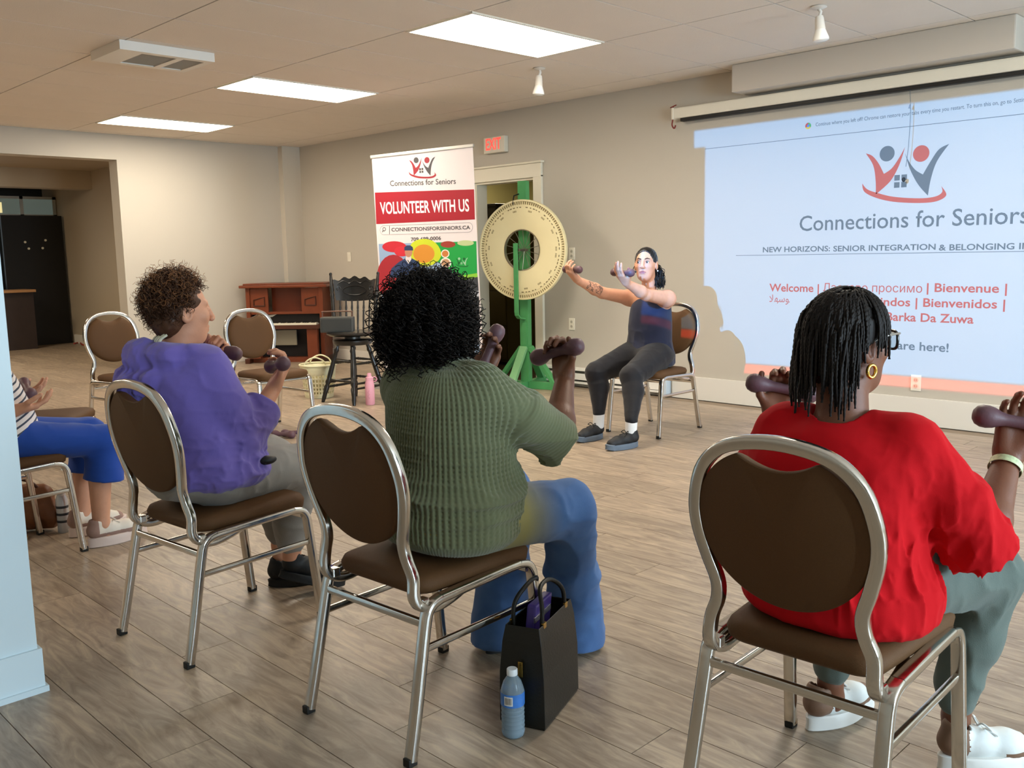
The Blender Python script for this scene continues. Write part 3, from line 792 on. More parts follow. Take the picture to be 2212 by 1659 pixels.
# ------------------------------------------------------------------ free-standing things at the far side
def frame(o, e):
    """local frame: x along e, y = away from the viewer side, z up"""
    e = nrm([e[0], e[1], 0]); n = np.array([-e[1], e[0], 0])
    return lambda x, y, z: np.asarray(o)+e*x+n*y+EZ*z
def lbox(F, lo, hi, bev=0.0, mb=None, origin=None):
    mb = mb or MB(origin if origin is not None else (0, 0, 0))
    c = F(*[(a+b)/2 for a, b in zip(lo, hi)]); o = F(0, 0, 0)
    return mb.obox(c, (F(1,0,0)-o)*(hi[0]-lo[0])/2, (F(0,1,0)-o)*(hi[1]-lo[1])/2, (F(0,0,1)-o)*(hi[2]-lo[2])/2, bev)

# --- roll-up banner
bl, br = at(822, 834, Z=.05), None
P_r = np.array([-6.34, 5.80, 0]); P_l = np.array([-7.40, 5.44, 0]); e_b = nrm(P_r-P_l); n_b = np.array([e_b[1], -e_b[0], 0])   # n_b faces the room
tilt = math.radians(1.7); u_b = nrm(EZ*math.cos(tilt)-e_b*math.sin(tilt)); r_b = nrm(np.cross(u_b, -n_b)); r_b = r_b if r_b@e_b > 0 else -r_b
bo = (P_r+P_l)/2
def BP(u, v, lift=0.0): return onp(u, v, bo, n_b)+n_b*lift
bn = empty('rollup_banner', bo, 0, 'tall roll-up banner with red stripe, logo and food pictures', 'banner')
tl, tr_ = BP(803, 341), BP(1022, 334); Wb = (tr_-tl)@r_b; Hb = (tl-bo)@u_b
Tl = tl; 
def BL(fx, fy, lift=0.0):
    """banner fractions: fx 0..1 across, fy metres below the top"""
    return Tl+r_b*(fx*Wb)-u_b*fy+n_b*lift
BW_ = mat('banner_white', 'DDD3D2', rough=.5)
MB(bo).poly([BL(0,.0), BL(1,.0), BL(1,Hb-.06), BL(0,Hb-.06)], -n_b*.002).build('sheet', BW_, bn)
MB(bo).obox(BL(.5, -.008), r_b*Wb*.51, u_b*.014, n_b*.012, .004).build('top_rail', mat('banner_rail', 'C9C6BE', rough=.35, metal=.4), bn)
MB(bo).obox(bo+EZ*.05, r_b*Wb*.52, EZ*.05, n_b*.07, .01).build('base_case', mat('banner_base', 'B8B8B6', rough=.35, metal=.5), bn)
BR_ = mat('banner_red', 'A01E2C', rough=.45); BG_ = mat('banner_ink', '4A4648', rough=.5); BRD = mat('banner_logo_red', '9C2530', rough=.5)
def bpoly(px, name, m_, lift=.0008):
    return MB(bo).poly([BP(u, v, lift) for u, v in px], n_b*.0004).build(name, m_, bn)
bpoly([(810,416),(1024,409),(1026,474),(813,484)], 'red_stripe', BR_)
logo(bn, BP(912, 364, .001), Wb*.135, r_b, u_b, n_b, bo, BRD, BG_)
def btext(body, u, v, u2, v2, m_, h, bold=0.0, name='lettering'):
    a, b = BP(u, v, .0014), BP(u2, v2, .0014)
    return text(name, body, a, nrm(b-a), u_b, m_, bn, width=np.linalg.norm(b-a), height=h, bold=bold, off=bo)
btext('Connections for Seniors', 843, 402, 985, 397, BG_, .052, .010)
btext('VOLUNTEER WITH US', 822, 462, 1014, 456, mat('banner_letter_white', 'F6EEEC', rough=.5), .112, .02)
btext('CONNECTIONSFORSENIORS.CA', 846, 500, 1016, 495, BG_, .034, .02)
btext('709-699-0006', 888, 521, 953, 518, BG_, .034, .02)
# search pill: outline, divider and magnifier
pc, pd = BP(829, 497, .001), BP(1012, 491, .001); hh = .043; ring = []
for i in range(13):
    a = math.pi/2+math.pi*i/12; ring.append(pc+r_b*hh*math.cos(a)+u_b*hh*math.sin(a))
for i in range(13):
    a = -math.pi/2+math.pi*i/12; ring.append(pd+r_b*hh*math.cos(a)+u_b*hh*math.sin(a))
MB(bo).tube(ring, .0022, 4, up=n_b, closed=True).build('search_outline', mat('pill_line', 'B8AEB2', rough=.5), bn)
MB(bo).poly([BP(841,488,.001), BP(842,488,.001), BP(842,507,.001), BP(841,507,.001)], n_b*.0004).build('search_divider', BG_, bn)
mg = BP(830, 495, .001); MB(bo).tube([p for p in circle(mg, .016, r_b, u_b, 14)], .0028, 4, up=n_b, closed=True).build('magnifier', BG_, bn)
MB(bo).tube([mg-r_b*.011-u_b*.011, mg-r_b*.024-u_b*.026], .003, 4).build('magnifier_handle', BG_, bn)
# printed picture panel
def blob(cx, cy, rx, ry, name, col, lift, n=24, wob=0):
    bpoly([(cx+rx*math.cos(2*math.pi*i/n)*(1+wob*math.sin(3*2*math.pi*i/n)), cy+ry*math.sin(2*math.pi*i/n)) for i in range(n)], name, mat('print_'+col, col, rough=.45), lift)
bpoly([(818,527),(1029,521),(1037,770),(833,775)], 'print_ground', mat('print_blue', '8FA6C4', rough=.45), .0008)
bpoly([(938,524),(1029,521),(1031,600),(1000,606),(938,560)], 'print_green', mat('print_green', '1F9A44', rough=.45), .0014)
bpoly([(930,606),(1031,590),(1032,598),(934,622)], 'print_lime', mat('print_lime', '8CC63F', rough=.45), .0018)
bpoly([(925,622),(1032,598),(1034,628),(925,650)], 'print_road', mat('print_road', '3C3F45', rough=.45), .0016)
bpoly([(925,650),(1034,628),(1035,640),(925,664)], 'print_pavement', mat('print_pale', 'B9BEC8', rough=.45), .0018)
bpoly([(925,664),(1035,640),(1036,742),(925,750)], 'print_road', mat('print_road', '3C3F45', rough=.45), .0016)
blob(850, 600, 36, 50, 'tomato_print', 'A32A33', .0016); blob(852, 533, 26, 12, 'tomato_print', 'C22B36', .0020); blob(868, 543, 16, 11, 'tomato_print', 'CB2F3C', .0023)
blob(916, 546, 37, 30, 'avocado_print', 'C4CE2E', .0019, wob=.04); blob(916, 548, 23, 20, 'avocado_stone_print', 'D08A32', .0023)
blob(962, 548, 9, 9, 'bowl_print', 'EDE4DC', .0020); blob(962, 548, 7, 7, 'bowl_fill_print', 'C4783C', .0023)
blob(963, 568, 12, 11, 'bowl_print', 'EDE4DC', .0020); blob(963, 568, 9, 8.5, 'bowl_fill_print', 'B98E6A', .0023)
blob(968, 528, 16, 7, 'bowl_fill_print', '9A3A2C', .0020); blob(1006, 525, 18, 6, 'bowl_fill_print', 'B8C48E', .0022)
bpoly([(842,600),(846,580),(862,566),(876,558),(890,558),(905,566),(914,600)], 'printed_jacket', mat('print_navy', '2E3F63', rough=.45), .0027)
bpoly([(876,560),(883,570),(889,560),(888,552),(878,552)], 'printed_collar', mat('print_shirt', 'D8CFCB', rough=.45), .0031)
blob(883, 545, 8, 10.5, 'printed_face', 'B98268', .0034); 
bpoly([(874,541),(874,534),(879,530),(887,530),(892,534),(893,541)], 'printed_cap', mat('print_cap', '2B3A5C', rough=.45), .0038)
MB(bo).poly(circle(BP(1018, 760, .001), .02, r_b, u_b, 10), n_b*.0004).build('print_mark', BW_, bn)
logo(bn, BP(998, 567, .0018), Wb*.06, r_b, u_b, n_b, bo, mat('print_dark_green', '0F5E2C'), mat('print_grey_green', '9CC4A4'))

# --- prize wheel on a green wooden stand
GRN = mat('stand_green', '4E9A5C', rough=.5, noise=(8, .22), bump=(25, .15)); GRL = mat('stand_green_worn', '7DB47C', rough=.5, noise=(9, .25), bump=(25, .15))
n_w = nrm([.26, -.966, 0]); e_w = np.array([-n_w[1], n_w[0], 0])     # e_w to the right as seen
wo = at(1138, 838, Z=0)
wc = onp(1129, 540, wo+n_w*.12, n_w)
Rw = abs(onp(1129, 431, wo+n_w*.12, n_w)[2]-onp(1129, 648, wo+n_w*.12, n_w)[2])/2
wh = empty('prize_wheel', wo, 0, 'large cream prize wheel with numbered rim on a green wooden stand', 'prize wheel')
Mw = np.stack([e_w, EZ, n_w], 1)
CREAM = mat('wheel_cream', 'E3D6A8', rough=.5, noise=(5, .05)); WDK = mat('wheel_marks', '6B5A34', rough=.6)
ri = Rw*.405
MB(wo).lathe([(ri, -.008), (ri, .010), (ri+.008, .014), (Rw*.86, .014), (Rw*.87, .010), (Rw*.955, .010), (Rw*.965, .024), (Rw*.995, .024), (Rw, .018), (Rw, -.012), (ri, -.008)], wc, 72, M=Mw).build('disc', CREAM, wh, 30)
MB(wo).lathe([(ri-.006, -.012), (ri-.006, .016), (ri+.003, .018), (ri+.003, -.012), (ri-.006, -.012)], wc, 48, M=Mw).build('inner_rim', mat('rim_chrome', 'A8A294', rough=.25, metal=.9), wh, 40)
tk = MB(wo)
for k in range(120):
    a = 2*math.pi*k/120; d = e_w*math.cos(a)+EZ*math.sin(a); s_ = -e_w*math.sin(a)+EZ*math.cos(a)
    tk.obox(wc+d*Rw*.93+n_w*.012, d*Rw*.028, s_*.0028, n_w*.003)
tk.build('rim_ticks', WDK, wh)
mk = MB(wo); rr_ = random.Random(5)
for k in range(72):
    a = 2*math.pi*(k+.3*rr_.random())/72; d = e_w*math.cos(a)+EZ*math.sin(a); s_ = -e_w*math.sin(a)+EZ*math.cos(a)
    if k % 6 < 5: mk.obox(wc+d*Rw*.845+n_w*.0145, d*.004, s_*(.006+.006*rr_.random()), n_w*.0005)
    if k % 5 == 0:
        for j in range(4): mk.obox(wc+d*Rw*.775+s_*(.010*(j-1.5))+n_w*.0145, d*.008, s_*.0025, n_w*.0005)
mk.build('dial_print', WDK, wh)
for k in range(14):
    a = 2*math.pi*k/14+.2; d = e_w*math.cos(a)+EZ*math.sin(a); MB(wo).cyl(wc-n_w*.03, wc+d*(ri-.004)-n_w*.0, .0028, n=5).build('spoke', mat('spoke_steel', '8C8878', rough=.3, metal=.8), wh)
MB(wo).cyl(wc-n_w*.09, wc+n_w*.06, .012, n=12).build('axle', mat('axle_steel', '6E6A60', rough=.35, metal=.8), wh)
Fw = frame(wo, e_w)
# post top height
ztop = onp(1131, 391, wo, n_w)[2]
lbox(Fw, (-.045, -.035, .02), (.045, .035, ztop), .004, origin=wo).build('post', GRN, wh)
za = (onp(1118, 530, wo+n_w*.17, n_w)-wo)[2]; zb = (onp(1120, 676, wo+n_w*.17, n_w)-wo)[2]
lbox(Fw, (-.022, -.178, zb), (.022, -.160, za+.02), .003, origin=wo).build('front_arm', GRN, wh)
MB(wo).sweep([Fw(0, -.168, zb+.01), Fw(0, -.165, zb-.02), Fw(0, -.13, zb-.05), Fw(0, -.03, zb-.065)], rrect(.022, .008, .003), up=n_w).build('arm_bracket', GRN, wh, 40)
lbox(Fw, (-.02, -.042, zb-.34), (.03, -.03, zb-.10), .003, origin=wo).build('door_plate', GRN, wh)
MB(wo).tube([Fw(-.03, -.04, ztop-.12), Fw(-.035, -.12, ztop-.14), Fw(-.034, -.14, wc[2]+Rw*.97), Fw(-.034, -.142, wc[2]+Rw*.9)], .006, 6).build('clicker', BLACK, wh)
for dx, dy, m_ in ((1, 0, GRN), (-1, 0, GRN), (0, -1, GRL), (0, 1, GRN)):
    a_, b__ = Fw(dx*.045, dy*.045, .40), Fw(dx*.33, dy*.33, .03)
    MB(wo).sweep([a_, b__], rrect(.038, .018, .003), up=(0, 0, 1)).build('brace', m_, wh)
lbox(Fw, (-.40, -.035, 0), (.40, .035, .07), .004, origin=wo).build('foot_beam', GRN, wh)
lbox(Fw, (-.035, -.40, 0), (.035, -.035, .07), .004, origin=wo).build('foot_beam', GRN, wh)
lbox(Fw, (-.035, .035, 0), (.035, .40, .07), .004, origin=wo).build('foot_beam', GRN, wh)

# --- filing cabinet in the closet
YF = 7.55
f0, f1 = at(985, 470, Y=YF), at(1092, 470, Y=YF)
fo = np.array([f0[0], YF, 0]); fw = f1[0]-f0[0]; fh = at(1060, 472, Y=YF)[2]
fc = empty('filing_cabinet', fo, 0, 'dark olive filing cabinet standing inside the closet doorway', 'filing cabinet')
CABM = mat('cabinet_olive', '4A4020', rough=.4, noise=(3, .1)); CHR2 = mat('handle_steel', 'B0A98F', rough=.3, metal=.8)
MB(fo).box((f0[0], YF, .03), (f1[0], YF+.6, fh), .006).build('body', CABM, fc)
for k in range(4):
    z0 = .06+k*(fh-.08)/4; z1 = .06+(k+1)*(fh-.08)/4-.012
    d = MB(fo).box((f0[0]+.015, YF-.02, z0), (f1[0]-.015, YF, z1), .005).build('drawer', CABM, fc)
    xm = f0[0]+fw*.62
    MB(fo).box((xm-.05, YF-.034, (z0+z1)/2+.05), (xm+.05, YF-.02, (z0+z1)/2+.066), .003).build('handle', CHR2, d)
    MB(fo).box((xm-.04, YF-.024, (z0+z1)/2+.09), (xm+.04, YF-.02, (z0+z1)/2+.12)).build('label_holder', CHR2, d)
bq = np.array([f0[0]+fw*.56, YF+.25, fh])
t = empty('dark_case', bq, 0, 'dark rounded case on top of the filing cabinet', 'case')
MB(bq).box(bq+np.array([-.13, -.16, 0]), bq+np.array([.12, .16, .14]), .02).build('body', mat('case_dark', '241E14', rough=.5), t)
MB(bq).box(bq+np.array([-.11, -.14, .14]), bq+np.array([.10, .14, .18]), .015).build('lid', mat('case_dark', '241E14', rough=.5), t)

# --- small upright piano in the corner
ep = nrm([.74, .67, 0]); pno = at(622, 782, Z=0)
Fp = frame(pno, ep)
WOOD = mat('piano_wood', '74381F', rough=.35, noise=(7, .22)); WOODD = mat('piano_wood_dark', '4A2618', rough=.4, noise=(7, .2)); VDK = mat('piano_inside', '16100C', rough=.6)
pn = empty('upright_piano', pno, 0, 'small reddish-brown upright piano in the far corner', 'piano')
HW, HP = .46, .985
for sx_ in (-1, 1):
    lbox(Fp, (sx_*HW-.025, -.02, .05), (sx_*HW+.025, .40, HP-.05), .004, origin=pno).build('side', WOOD, pn)
    xa, xb = (-HW+.025, -HW+.25) if sx_ < 0 else (HW-.25, HW-.025)
    pl_ = lbox(Fp, (xa, .0, .60), (xb, .03, HP-.06), .003, origin=pno).build('upper_panel', WOOD, pn)
    lbox(Fp, (xa+.04, -.008, .70), (xb-.04, .0, .715), .002, origin=pno).build('panel_moulding', WOODD, pl_)
    MB(pno).sweep([Fp(xa+.045, -.006, .715), Fp(xa+.045, -.006, .78), Fp((xa+xb)/2, -.006, .80), Fp(xb-.045, -.006, .815), Fp(xb-.045, -.006, .715)], rrect(.006, .006, .002), up=(0, 0, 1)).build('panel_moulding', WOODD, pl_)
    lbox(Fp, (sx_*.36-.065, -.14, .06), (sx_*.36+.065, -.06, .44), .006, origin=pno).build('leg_panel', WOOD, pn)
    lbox(Fp, (sx_*.46-.03, -.16, 0), (sx_*.46+.03, .35, .06), .004, origin=pno).build('foot', WOODD, pn)
lbox(Fp, (-HW-.09, -.07, HP-.055), (HW+.09, .45, HP-.02), .008, origin=pno).build('lid', WOOD, pn)
lbox(Fp, (-HW-.05, -.03, HP-.02), (HW+.05, .44, HP), .006, origin=pno).build('lid', WOOD, pn)
lbox(Fp, (-HW+.25, .16, .60), (HW-.25, .18, HP-.06), .0, origin=pno).build('recess_panel', mat('piano_recess', '6B2F1A', rough=.3, noise=(6, .2)), pn)
lbox(Fp, (-HW+.25, .0, .60), (HW-.25, .16, .63), .004, origin=pno).build('music_shelf', WOOD, pn)
lbox(Fp, (-HW+.025, .05, .50), (HW-.025, .07, .60), .0, origin=pno).build('fallboard', VDK, pn)
lbox(Fp, (-HW+.0, -.18, .425), (HW-.0, .05, .475), .004, origin=pno).build('key_bed', WOODD, pn)
ky = lbox(Fp, (-HW+.03, -.175, .475), (HW-.03, -.03, .497), .002, origin=pno).build('white_keys', mat('ivory_keys', 'E6DEC8', rough=.3), pn)
for k in range(34):
    if k % 7 in (2, 6): continue
    x = -HW+.05+k*.0272; lbox(Fp, (x, -.11, .497), (x+.012, -.03, .508), .0, origin=pno).build('black_key', VDK, ky)
lbox(Fp, (-HW+.025, .12, .06), (HW-.025, .14, .44), 0, origin=pno).build('lower_back', VDK, pn)
lbox(Fp, (-.26, .02, .21), (.12, .05, .40), .004, origin=pno).build('speaker_cloth', mat('piano_cloth', '9B927C', rough=.9, bump=(300, .3)), pn)
lbox(Fp, (-HW, -.02, .0), (HW, .40, .06), .004, origin=pno).build('plinth', WOOD, pn)
shp_ = [Fp(-.40, .045, .585), Fp(-.30, .045, .575), Fp(-.20, .045, .592), Fp(-.12, .045, .60), Fp(-.18, .045, .566), Fp(-.30, .045, .552)]
MB(pno).poly(shp_, -nrm(Fp(0,1,0)-pno)*.004).build('paper_scrap', mat('paper_scrap', 'D8D2C4', rough=.7), pn)

# --- black pressed-back swivel bar stool
so_ = at(767, 866, Z=0); es_ = R2*np.array([1, 1, 0]); Fs = frame(so_, es_)
BW2 = mat('stool_black', '17130F', rough=.35, noise=(20, .3), bump=(50, .1), coat=.3)
st = empty('bar_stool', so_, 0, 'black wooden swivel bar stool with a pressed spindle back', 'bar stool')
SH = .63
dps = (so_-np.array([0,0,CAM_H]))@_fw
def turned(a, b, r, n=10):
    """turned leg: swelling rings along a to b"""
    a, b = np.asarray(a), np.asarray(b); ts = [0, .08, .12, .16, .3, .5, .62, .66, .70, .74, .86, .92, 1]; rs = [.8, .8, 1.15, .85, .95, 1.1, 1.0, 1.25, .85, 1.25, .9, .95, .7]
    return [a+(b-a)*t for t in ts], [r*q for q in rs]
MB(so_).lathe([(0, SH-.035), (.20, SH-.035), (.225, SH-.022), (.228, SH-.008), (.21, SH), (.16, SH-.004), (0, SH-.010)], so_, 36).build('seat', BW2, st, 40)
MB(so_).lathe([(.0, SH-.115), (.165, SH-.115), (.175, SH-.10), (.175, SH-.075), (.16, SH-.065), (.0, SH-.065)], so_, 32).build('base_ring', BW2, st, 40)
MB(so_).cyl(so_+EZ*(SH-.07), so_+EZ*(SH-.03), .07, n=20).build('swivel', mat('swivel_steel', '4C4A46', rough=.35, metal=.8), st, 40)
feet = []
for k in range(4):
    a = math.pi/2*k+math.radians(8)
    tp = Fs(.125*math.cos(a), .125*math.sin(a), SH-.10); ft = Fs(.285*math.cos(a), .285*math.sin(a), .0)
    p_, r__ = turned(tp, ft, .021); MB(so_).tube(p_, 1.0, 10, scale=r__).build('leg', BW2, st, 50); feet.append((tp, ft))
for k in range(4):
    for fz in (.34, .66, .74) if k % 2 else (.30, .62):
        a = feet[k][0]+(feet[k][1]-feet[k][0])*fz; b = feet[(k+1) % 4][0]+(feet[(k+1) % 4][1]-feet[(k+1) % 4][0])*fz
        p_, r__ = turned(a, b, .011); MB(so_).tube(p_, 1.0, 8, scale=r__).build('stretcher', BW2, st, 50)
BH = 1.125
for sx_ in (-1, 1):
    p_, r__ = turned(Fs(sx_*.175, .12, SH-.02), Fs(sx_*.215, .24, BH), .016); MB(so_).tube(p_, 1.0, 10, scale=r__).build('back_post', BW2, st, 50)
    MB(so_).lathe([(0, .022), (.012, .016), (.015, 0), (.01, -.012), (.014, -.02)], Fs(sx_*.216, .243, BH+.005), 10).build('finial', BW2, st, 50)
def crest(x): return .03*math.cos(x*math.pi/.19*.5)+.012*math.cos(x*math.pi/.19*4)
zl, pts_t, pts_b = .90, [], []
for i in range(25):
    x = -.195+.39*i/24; yb_ = .205+.03*(1-(x/.195)**2)
    pts_t.append((x, yb_+.022, 1.075+crest(x))); pts_b.append((x*(.86 if abs(x) > .12 else .92), yb_, zl-.012*math.cos(x/.195*math.pi*.5)))
cm = MB(so_); V_ = []; F_ = []
for i in range(25):
    for s_ in (-.009, .009):
        for (x, y, z) in (pts_b[i], pts_t[i]): V_.append(Fs(x, y+s_, z))
for i in range(24):
    a, b = i*4, (i+1)*4; F_ += [(a, b, b+1, a+1), (a+3, b+3, b+2, a+2), (a+1, b+1, b+3, a+3), (a+2, b+2, b, a)]
F_ += [(0, 1, 3, 2), (96, 98, 99, 97)]
cm.add(V_, F_).build('crest_board', BW2, st, 50)
def cb_(x, z, d=-.008): return Fs(x, .205+.03*(1-(x/.195)**2)+.022*((z-.9)/.18)+d-.004, z)
MB(so_).tube([cb_(.105*math.cos(t), .985+.042*math.sin(t)) for t in np.linspace(0, 2*math.pi, 28, endpoint=False)], .005, 6, closed=True).build('carving', BW2, st, 60)
for sx_ in (-1, 1):
    MB(so_).tube([cb_(sx_*.148+.022*(1-.10*k)*math.cos(k*.7), 1.0+.030*(1-.10*k)*math.sin(k*.7)) for k in range(9)], .0045, 6).build('carving', BW2, st, 60)
MB(so_).tube([cb_(x, 1.062+.012*math.cos(x*60)) for x in np.linspace(-.15, .15, 24)], .004, 6).build('carving', BW2, st, 60)
for k in range(6):
    x = -.135+.27*k/5; p_, r__ = turned(Fs(x*.95, .135+.02*(1-(x/.16)**2), SH-.02), Fs(x, .215, zl), .0085); MB(so_).tube(p_, 1.0, 8, scale=r__).build('spindle', BW2, st, 50)

# --- grey portable speaker on the stool seat
sk = Fs(-.115, -.06, SH); Fk = frame(sk, es_)
spk = empty('portable_speaker', sk, 0, 'grey boxy portable speaker with handle on the bar stool', 'speaker')
lbox(Fk, (-.145, -.06, 0), (.145, .06, .135), .010, origin=sk).build('body', mat('speaker_body', '4A4A46', rough=.5), spk)
lbox(Fk, (-.132, -.064, .010), (.132, -.058, .122), .004, origin=sk).build('grille', mat('speaker_grille', '3C3D3A', rough=.7, bump=(400, .5)), spk)
MB(sk).tube(spline([Fk(-.13, 0, .13), Fk(-.13, 0, .17), Fk(-.115, 0, .182), Fk(.115, 0, .182), Fk(.13, 0, .17), Fk(.13, 0, .13)], 5), .006, 8).build('handle', mat('speaker_handle', '6A4A3A', rough=.4), spk, 60)

# --- cream plastic laundry basket
ko = at(690, 857, Z=0)
bk = empty('laundry_basket', ko, 0, 'cream perforated plastic laundry basket beside the bar stool', 'basket')
CRM = mat('basket_cream', 'E6DFB8', rough=.4, sss=.0)
NB, ring_z = 64, [0, .02, .04, .06, .075, .095, .11, .135, .15, .175, .19, .215, .23, .30]
vs, fs = [], []
for z in ring_z:
    r = .125+.035*(z/.30)
    for i in range(NB): a = 2*math.pi*i/NB; vs.append((ko[0]+r*math.cos(a)*1.12, ko[1]+r*math.sin(a), z+.002))
for j in range(len(ring_z)-1):
    for i in range(NB):
        if j in (2, 4, 6, 8, 10) and i % 2 == 0: continue
        fs.append((j*NB+i, j*NB+(i+1) % NB, (j+1)*NB+(i+1) % NB, (j+1)*NB+i))
q = MB(ko); q.add(vs, fs); q.add([vs[i] for i in range(NB)], [tuple(range(NB))[::-1]])
bd = q.build('body', CRM, bk, 40); so2 = bd.modifiers.new('thickness', 'SOLIDIFY'); so2.thickness = .004
MB(ko).tube([(ko[0]+.162*1.12*math.cos(2*math.pi*i/40), ko[1]+.162*math.sin(2*math.pi*i/40), .303) for i in range(40)], .009, 8, closed=True).build('rim', CRM, bk, 60)
eb_ = nrm(R2*np.array([1, 1, 0])); nb_ = np.array([-eb_[1], eb_[0], 0])
for sg in (-1, 1):
    c0 = ko+nb_*.12*sg+EZ*.305
    MB(ko).tube(spline([c0-eb_*.10, c0-eb_*.075+EZ*.045, c0+EZ*.075, c0+eb_*.075+EZ*.045, c0+eb_*.10], 5), .007, 8).build('handle', CRM, bk, 60)
MB(ko).lathe([(0, .02), (.09, .03), (.10, .16), (.08, .20), (.03, .22), (0, .222)], ko, 20).build('lining', mat('basket_lining', 'A79D74', rough=.7, bump=(20, .5)), bk, 50)

# --- pink water bottle
po_ = at(800, 874, Z=0); pk = empty('pink_bottle', po_, 0, 'pink drinking bottle with loop lid on the floor beside the stool', 'bottle')
PNK = mat('bottle_pink', 'E7A7B8', rough=.35)
MB(po_).lathe([(0, 0), (.036, 0), (.041, .006), (.041, .185), (.034, .205), (.032, .215), (0, .215)], po_, 24).build('body', PNK, pk, 40)
MB(po_).lathe([(.034, .213), (.034, .243), (.02, .25), (.018, .275), (.014, .28), (0, .28)], po_, 20).build('cap', PNK, pk, 40)
MB(po_).tube(circle(po_+eb_*.045+EZ*.225, .02, eb_, EZ, 14), .005, 6, closed=True).build('carry_loop', PNK, pk, 60)
sq = [po_-nb_*.0415+eb_*(.006*math.sin(k*1.9)-.004)+EZ*(.055+.010*k) for k in range(9)]
MB(po_).tube(spline(sq, 4), .0016, 4).build('script_print', mat('bottle_print', 'C98496', rough=.5), pk)
# ------------------------------------------------------------------ banquet chairs (one model, copied)
def chrome_material():
    M = mat('chair_chrome', 'D6D2CB', rough=.2, metal=1.0)
    nt = M.node_tree; b = nt.nodes['Principled BSDF']; tc = nt.nodes.new('ShaderNodeTexCoord')
    n = nt.nodes.new('ShaderNodeTexNoise'); n.inputs['Scale'].default_value = 45; n.inputs['Detail'].default_value = 6
    mr = nt.nodes.new('ShaderNodeMapRange'); mr.inputs['From Min'].default_value = .35; mr.inputs['From Max'].default_value = .75; mr.inputs['To Min'].default_value = .12; mr.inputs['To Max'].default_value = .26
    nt.links.new(tc.outputs['Object'], n.inputs['Vector']); nt.links.new(n.outputs['Fac'], mr.inputs['Value']); nt.links.new(mr.outputs[0], b.inputs['Roughness'])
    return M
CHROME = chrome_material()
VINYL = mat('chair_vinyl', '5A3E24', rough=.65, spec=.25, noise=(260, .10), bump=(500, .25))
FOOT = mat('chair_foot', '15130F', rough=.6)
def make_chair():
    root = empty('banquet_chair')
    prof = rrect(.0115, .0155, .005, 2)
    for s in (-1, 1):
        # side frame: rear leg, seat rail and front leg in one bent tube, cut at the bends into parts
        rear = [(s*.215, -.262, .012), (s*.212, -.235, .13), (s*.208, -.206, .27), (s*.206, -.190, .345)]
        bend_r = [(s*.206, -.190, .345), (s*.206, -.181, .378), (s*.206, -.163, .396), (s*.206, -.135, .404)]
        rail = [(s*.206, -.135, .404), (s*.207, .05, .412), (s*.208, .165, .416)]
        front = [(s*.208, .165, .416), (s*.208, .200, .408), (s*.209, .219, .385), (s*.210, .226, .345), (s*.213, .245, .17), (s*.216, .262, .012)]
        MB().sweep(spline(rear+bend_r[1:], 4), prof, up=(s, 0, 0)).build('leg', CHROME, root, 50)
        MB().sweep(spline(rail, 4), prof, up=(s, 0, 0)).build('seat_rail', CHROME, root, 50)
        MB().sweep(spline(front, 4), prof, up=(s, 0, 0)).build('leg', CHROME, root, 50)
        for y in (-.264, .264): MB().box((s*.216-.0125, y-.0145, 0), (s*.216+.0125, y+.0145, .022), .003).build('foot_cap', FOOT, root)
        MB().sweep([(s*.208, -.203, .285), (s*.211, .231, .290)], rrect(.007, .009, .003, 2), up=(0, 0, 1)).build('side_stretcher', CHROME, root, 50)
        MB().box((s*.185-.012, -.19, .385), (s*.185+.014, -.165, .412), .004).build('bracket', CHROME, root)
    MB().sweep([(-.206, -.190, .350), (.206, -.190, .350)], rrect(.008, .010, .003, 2), up=(0, 0, 1)).build('rear_stretcher', CHROME, root, 50)
    MB().sweep([(-.208, .205, .392), (.208, .205, .392)], rrect(.008, .010, .003, 2), up=(0, 0, 1)).build('front_stretcher', CHROME, root, 50)
    # back hoop with J ends
    def by(z): return -.196-(z-.45)*.18
    half = [(.186, -.02, .404), (.187, -.085, .384), (.188, -.140, .377), (.188, -.182, .388), (.187, -.206, .418), (.183, by(.47)-.004, .47), (.166, by(.515), .515), (.163, by(.56), .56), (.182, by(.62), .62),
            (.199, by(.69), .69), (.197, by(.755), .755), (.170, by(.830), .830), (.108, by(.880), .880)]
    path = half+[(0, by(.897), .897)]+[(-x, y, z) for x, y, z in half[::-1]]
    MB().sweep(spline(path, 5), rrect(.0145, .0125, .005, 2), up=(0, 1, 0)).build('back_hoop', CHROME, root, 50)
    # back pad: round panel with a hand-hold scooped out of its top
    out = []
    for i in range(96):
        a = 2*math.pi*i/96; sn, cs = math.sin(a), math.cos(a); x = math.copysign(.189*abs(sn)**(.90 if cs > 0 else 1), sn); z = .71+.170*cs**.88 if cs > 0 else .71+.178*cs
        if math.cos(a) > .8:
            t = abs(x)/.088; z = min(z, .838+.028*t**2.0 if t < 1 else z)
        out.append((x, z))
    bm = MB(); n = len(out); V = []; F = []
    layers = ((-.006, 1.0), (-.010, .975), (.006, 1.0), (.020, .97), (.030, .90), (.036, .75), (.040, .45))
    for dy, sc in layers:
        for x, z in out: zz = .705+(z-.705)*sc; V.append((x*sc, by(zz)+dy, zz))
    ordr = [1, 0, 2, 3, 4, 5, 6]
    for q in range(len(ordr)-1):
        a, b = ordr[q]*n, ordr[q+1]*n
        F += [(a+i, a+(i+1) % n, b+(i+1) % n, b+i) for i in range(n)]
    V.append((0, by(.705)-.010, .705)); V.append((0, by(.705)+.041, .705))
    F += [(n+(i+1) % n, n+i, len(V)-2) for i in range(n)]; F += [(6*n+i, 6*n+(i+1) % n, len(V)-1) for i in range(n)]
    bm.add(V, F).build('back_pad', VINYL, root, 50)
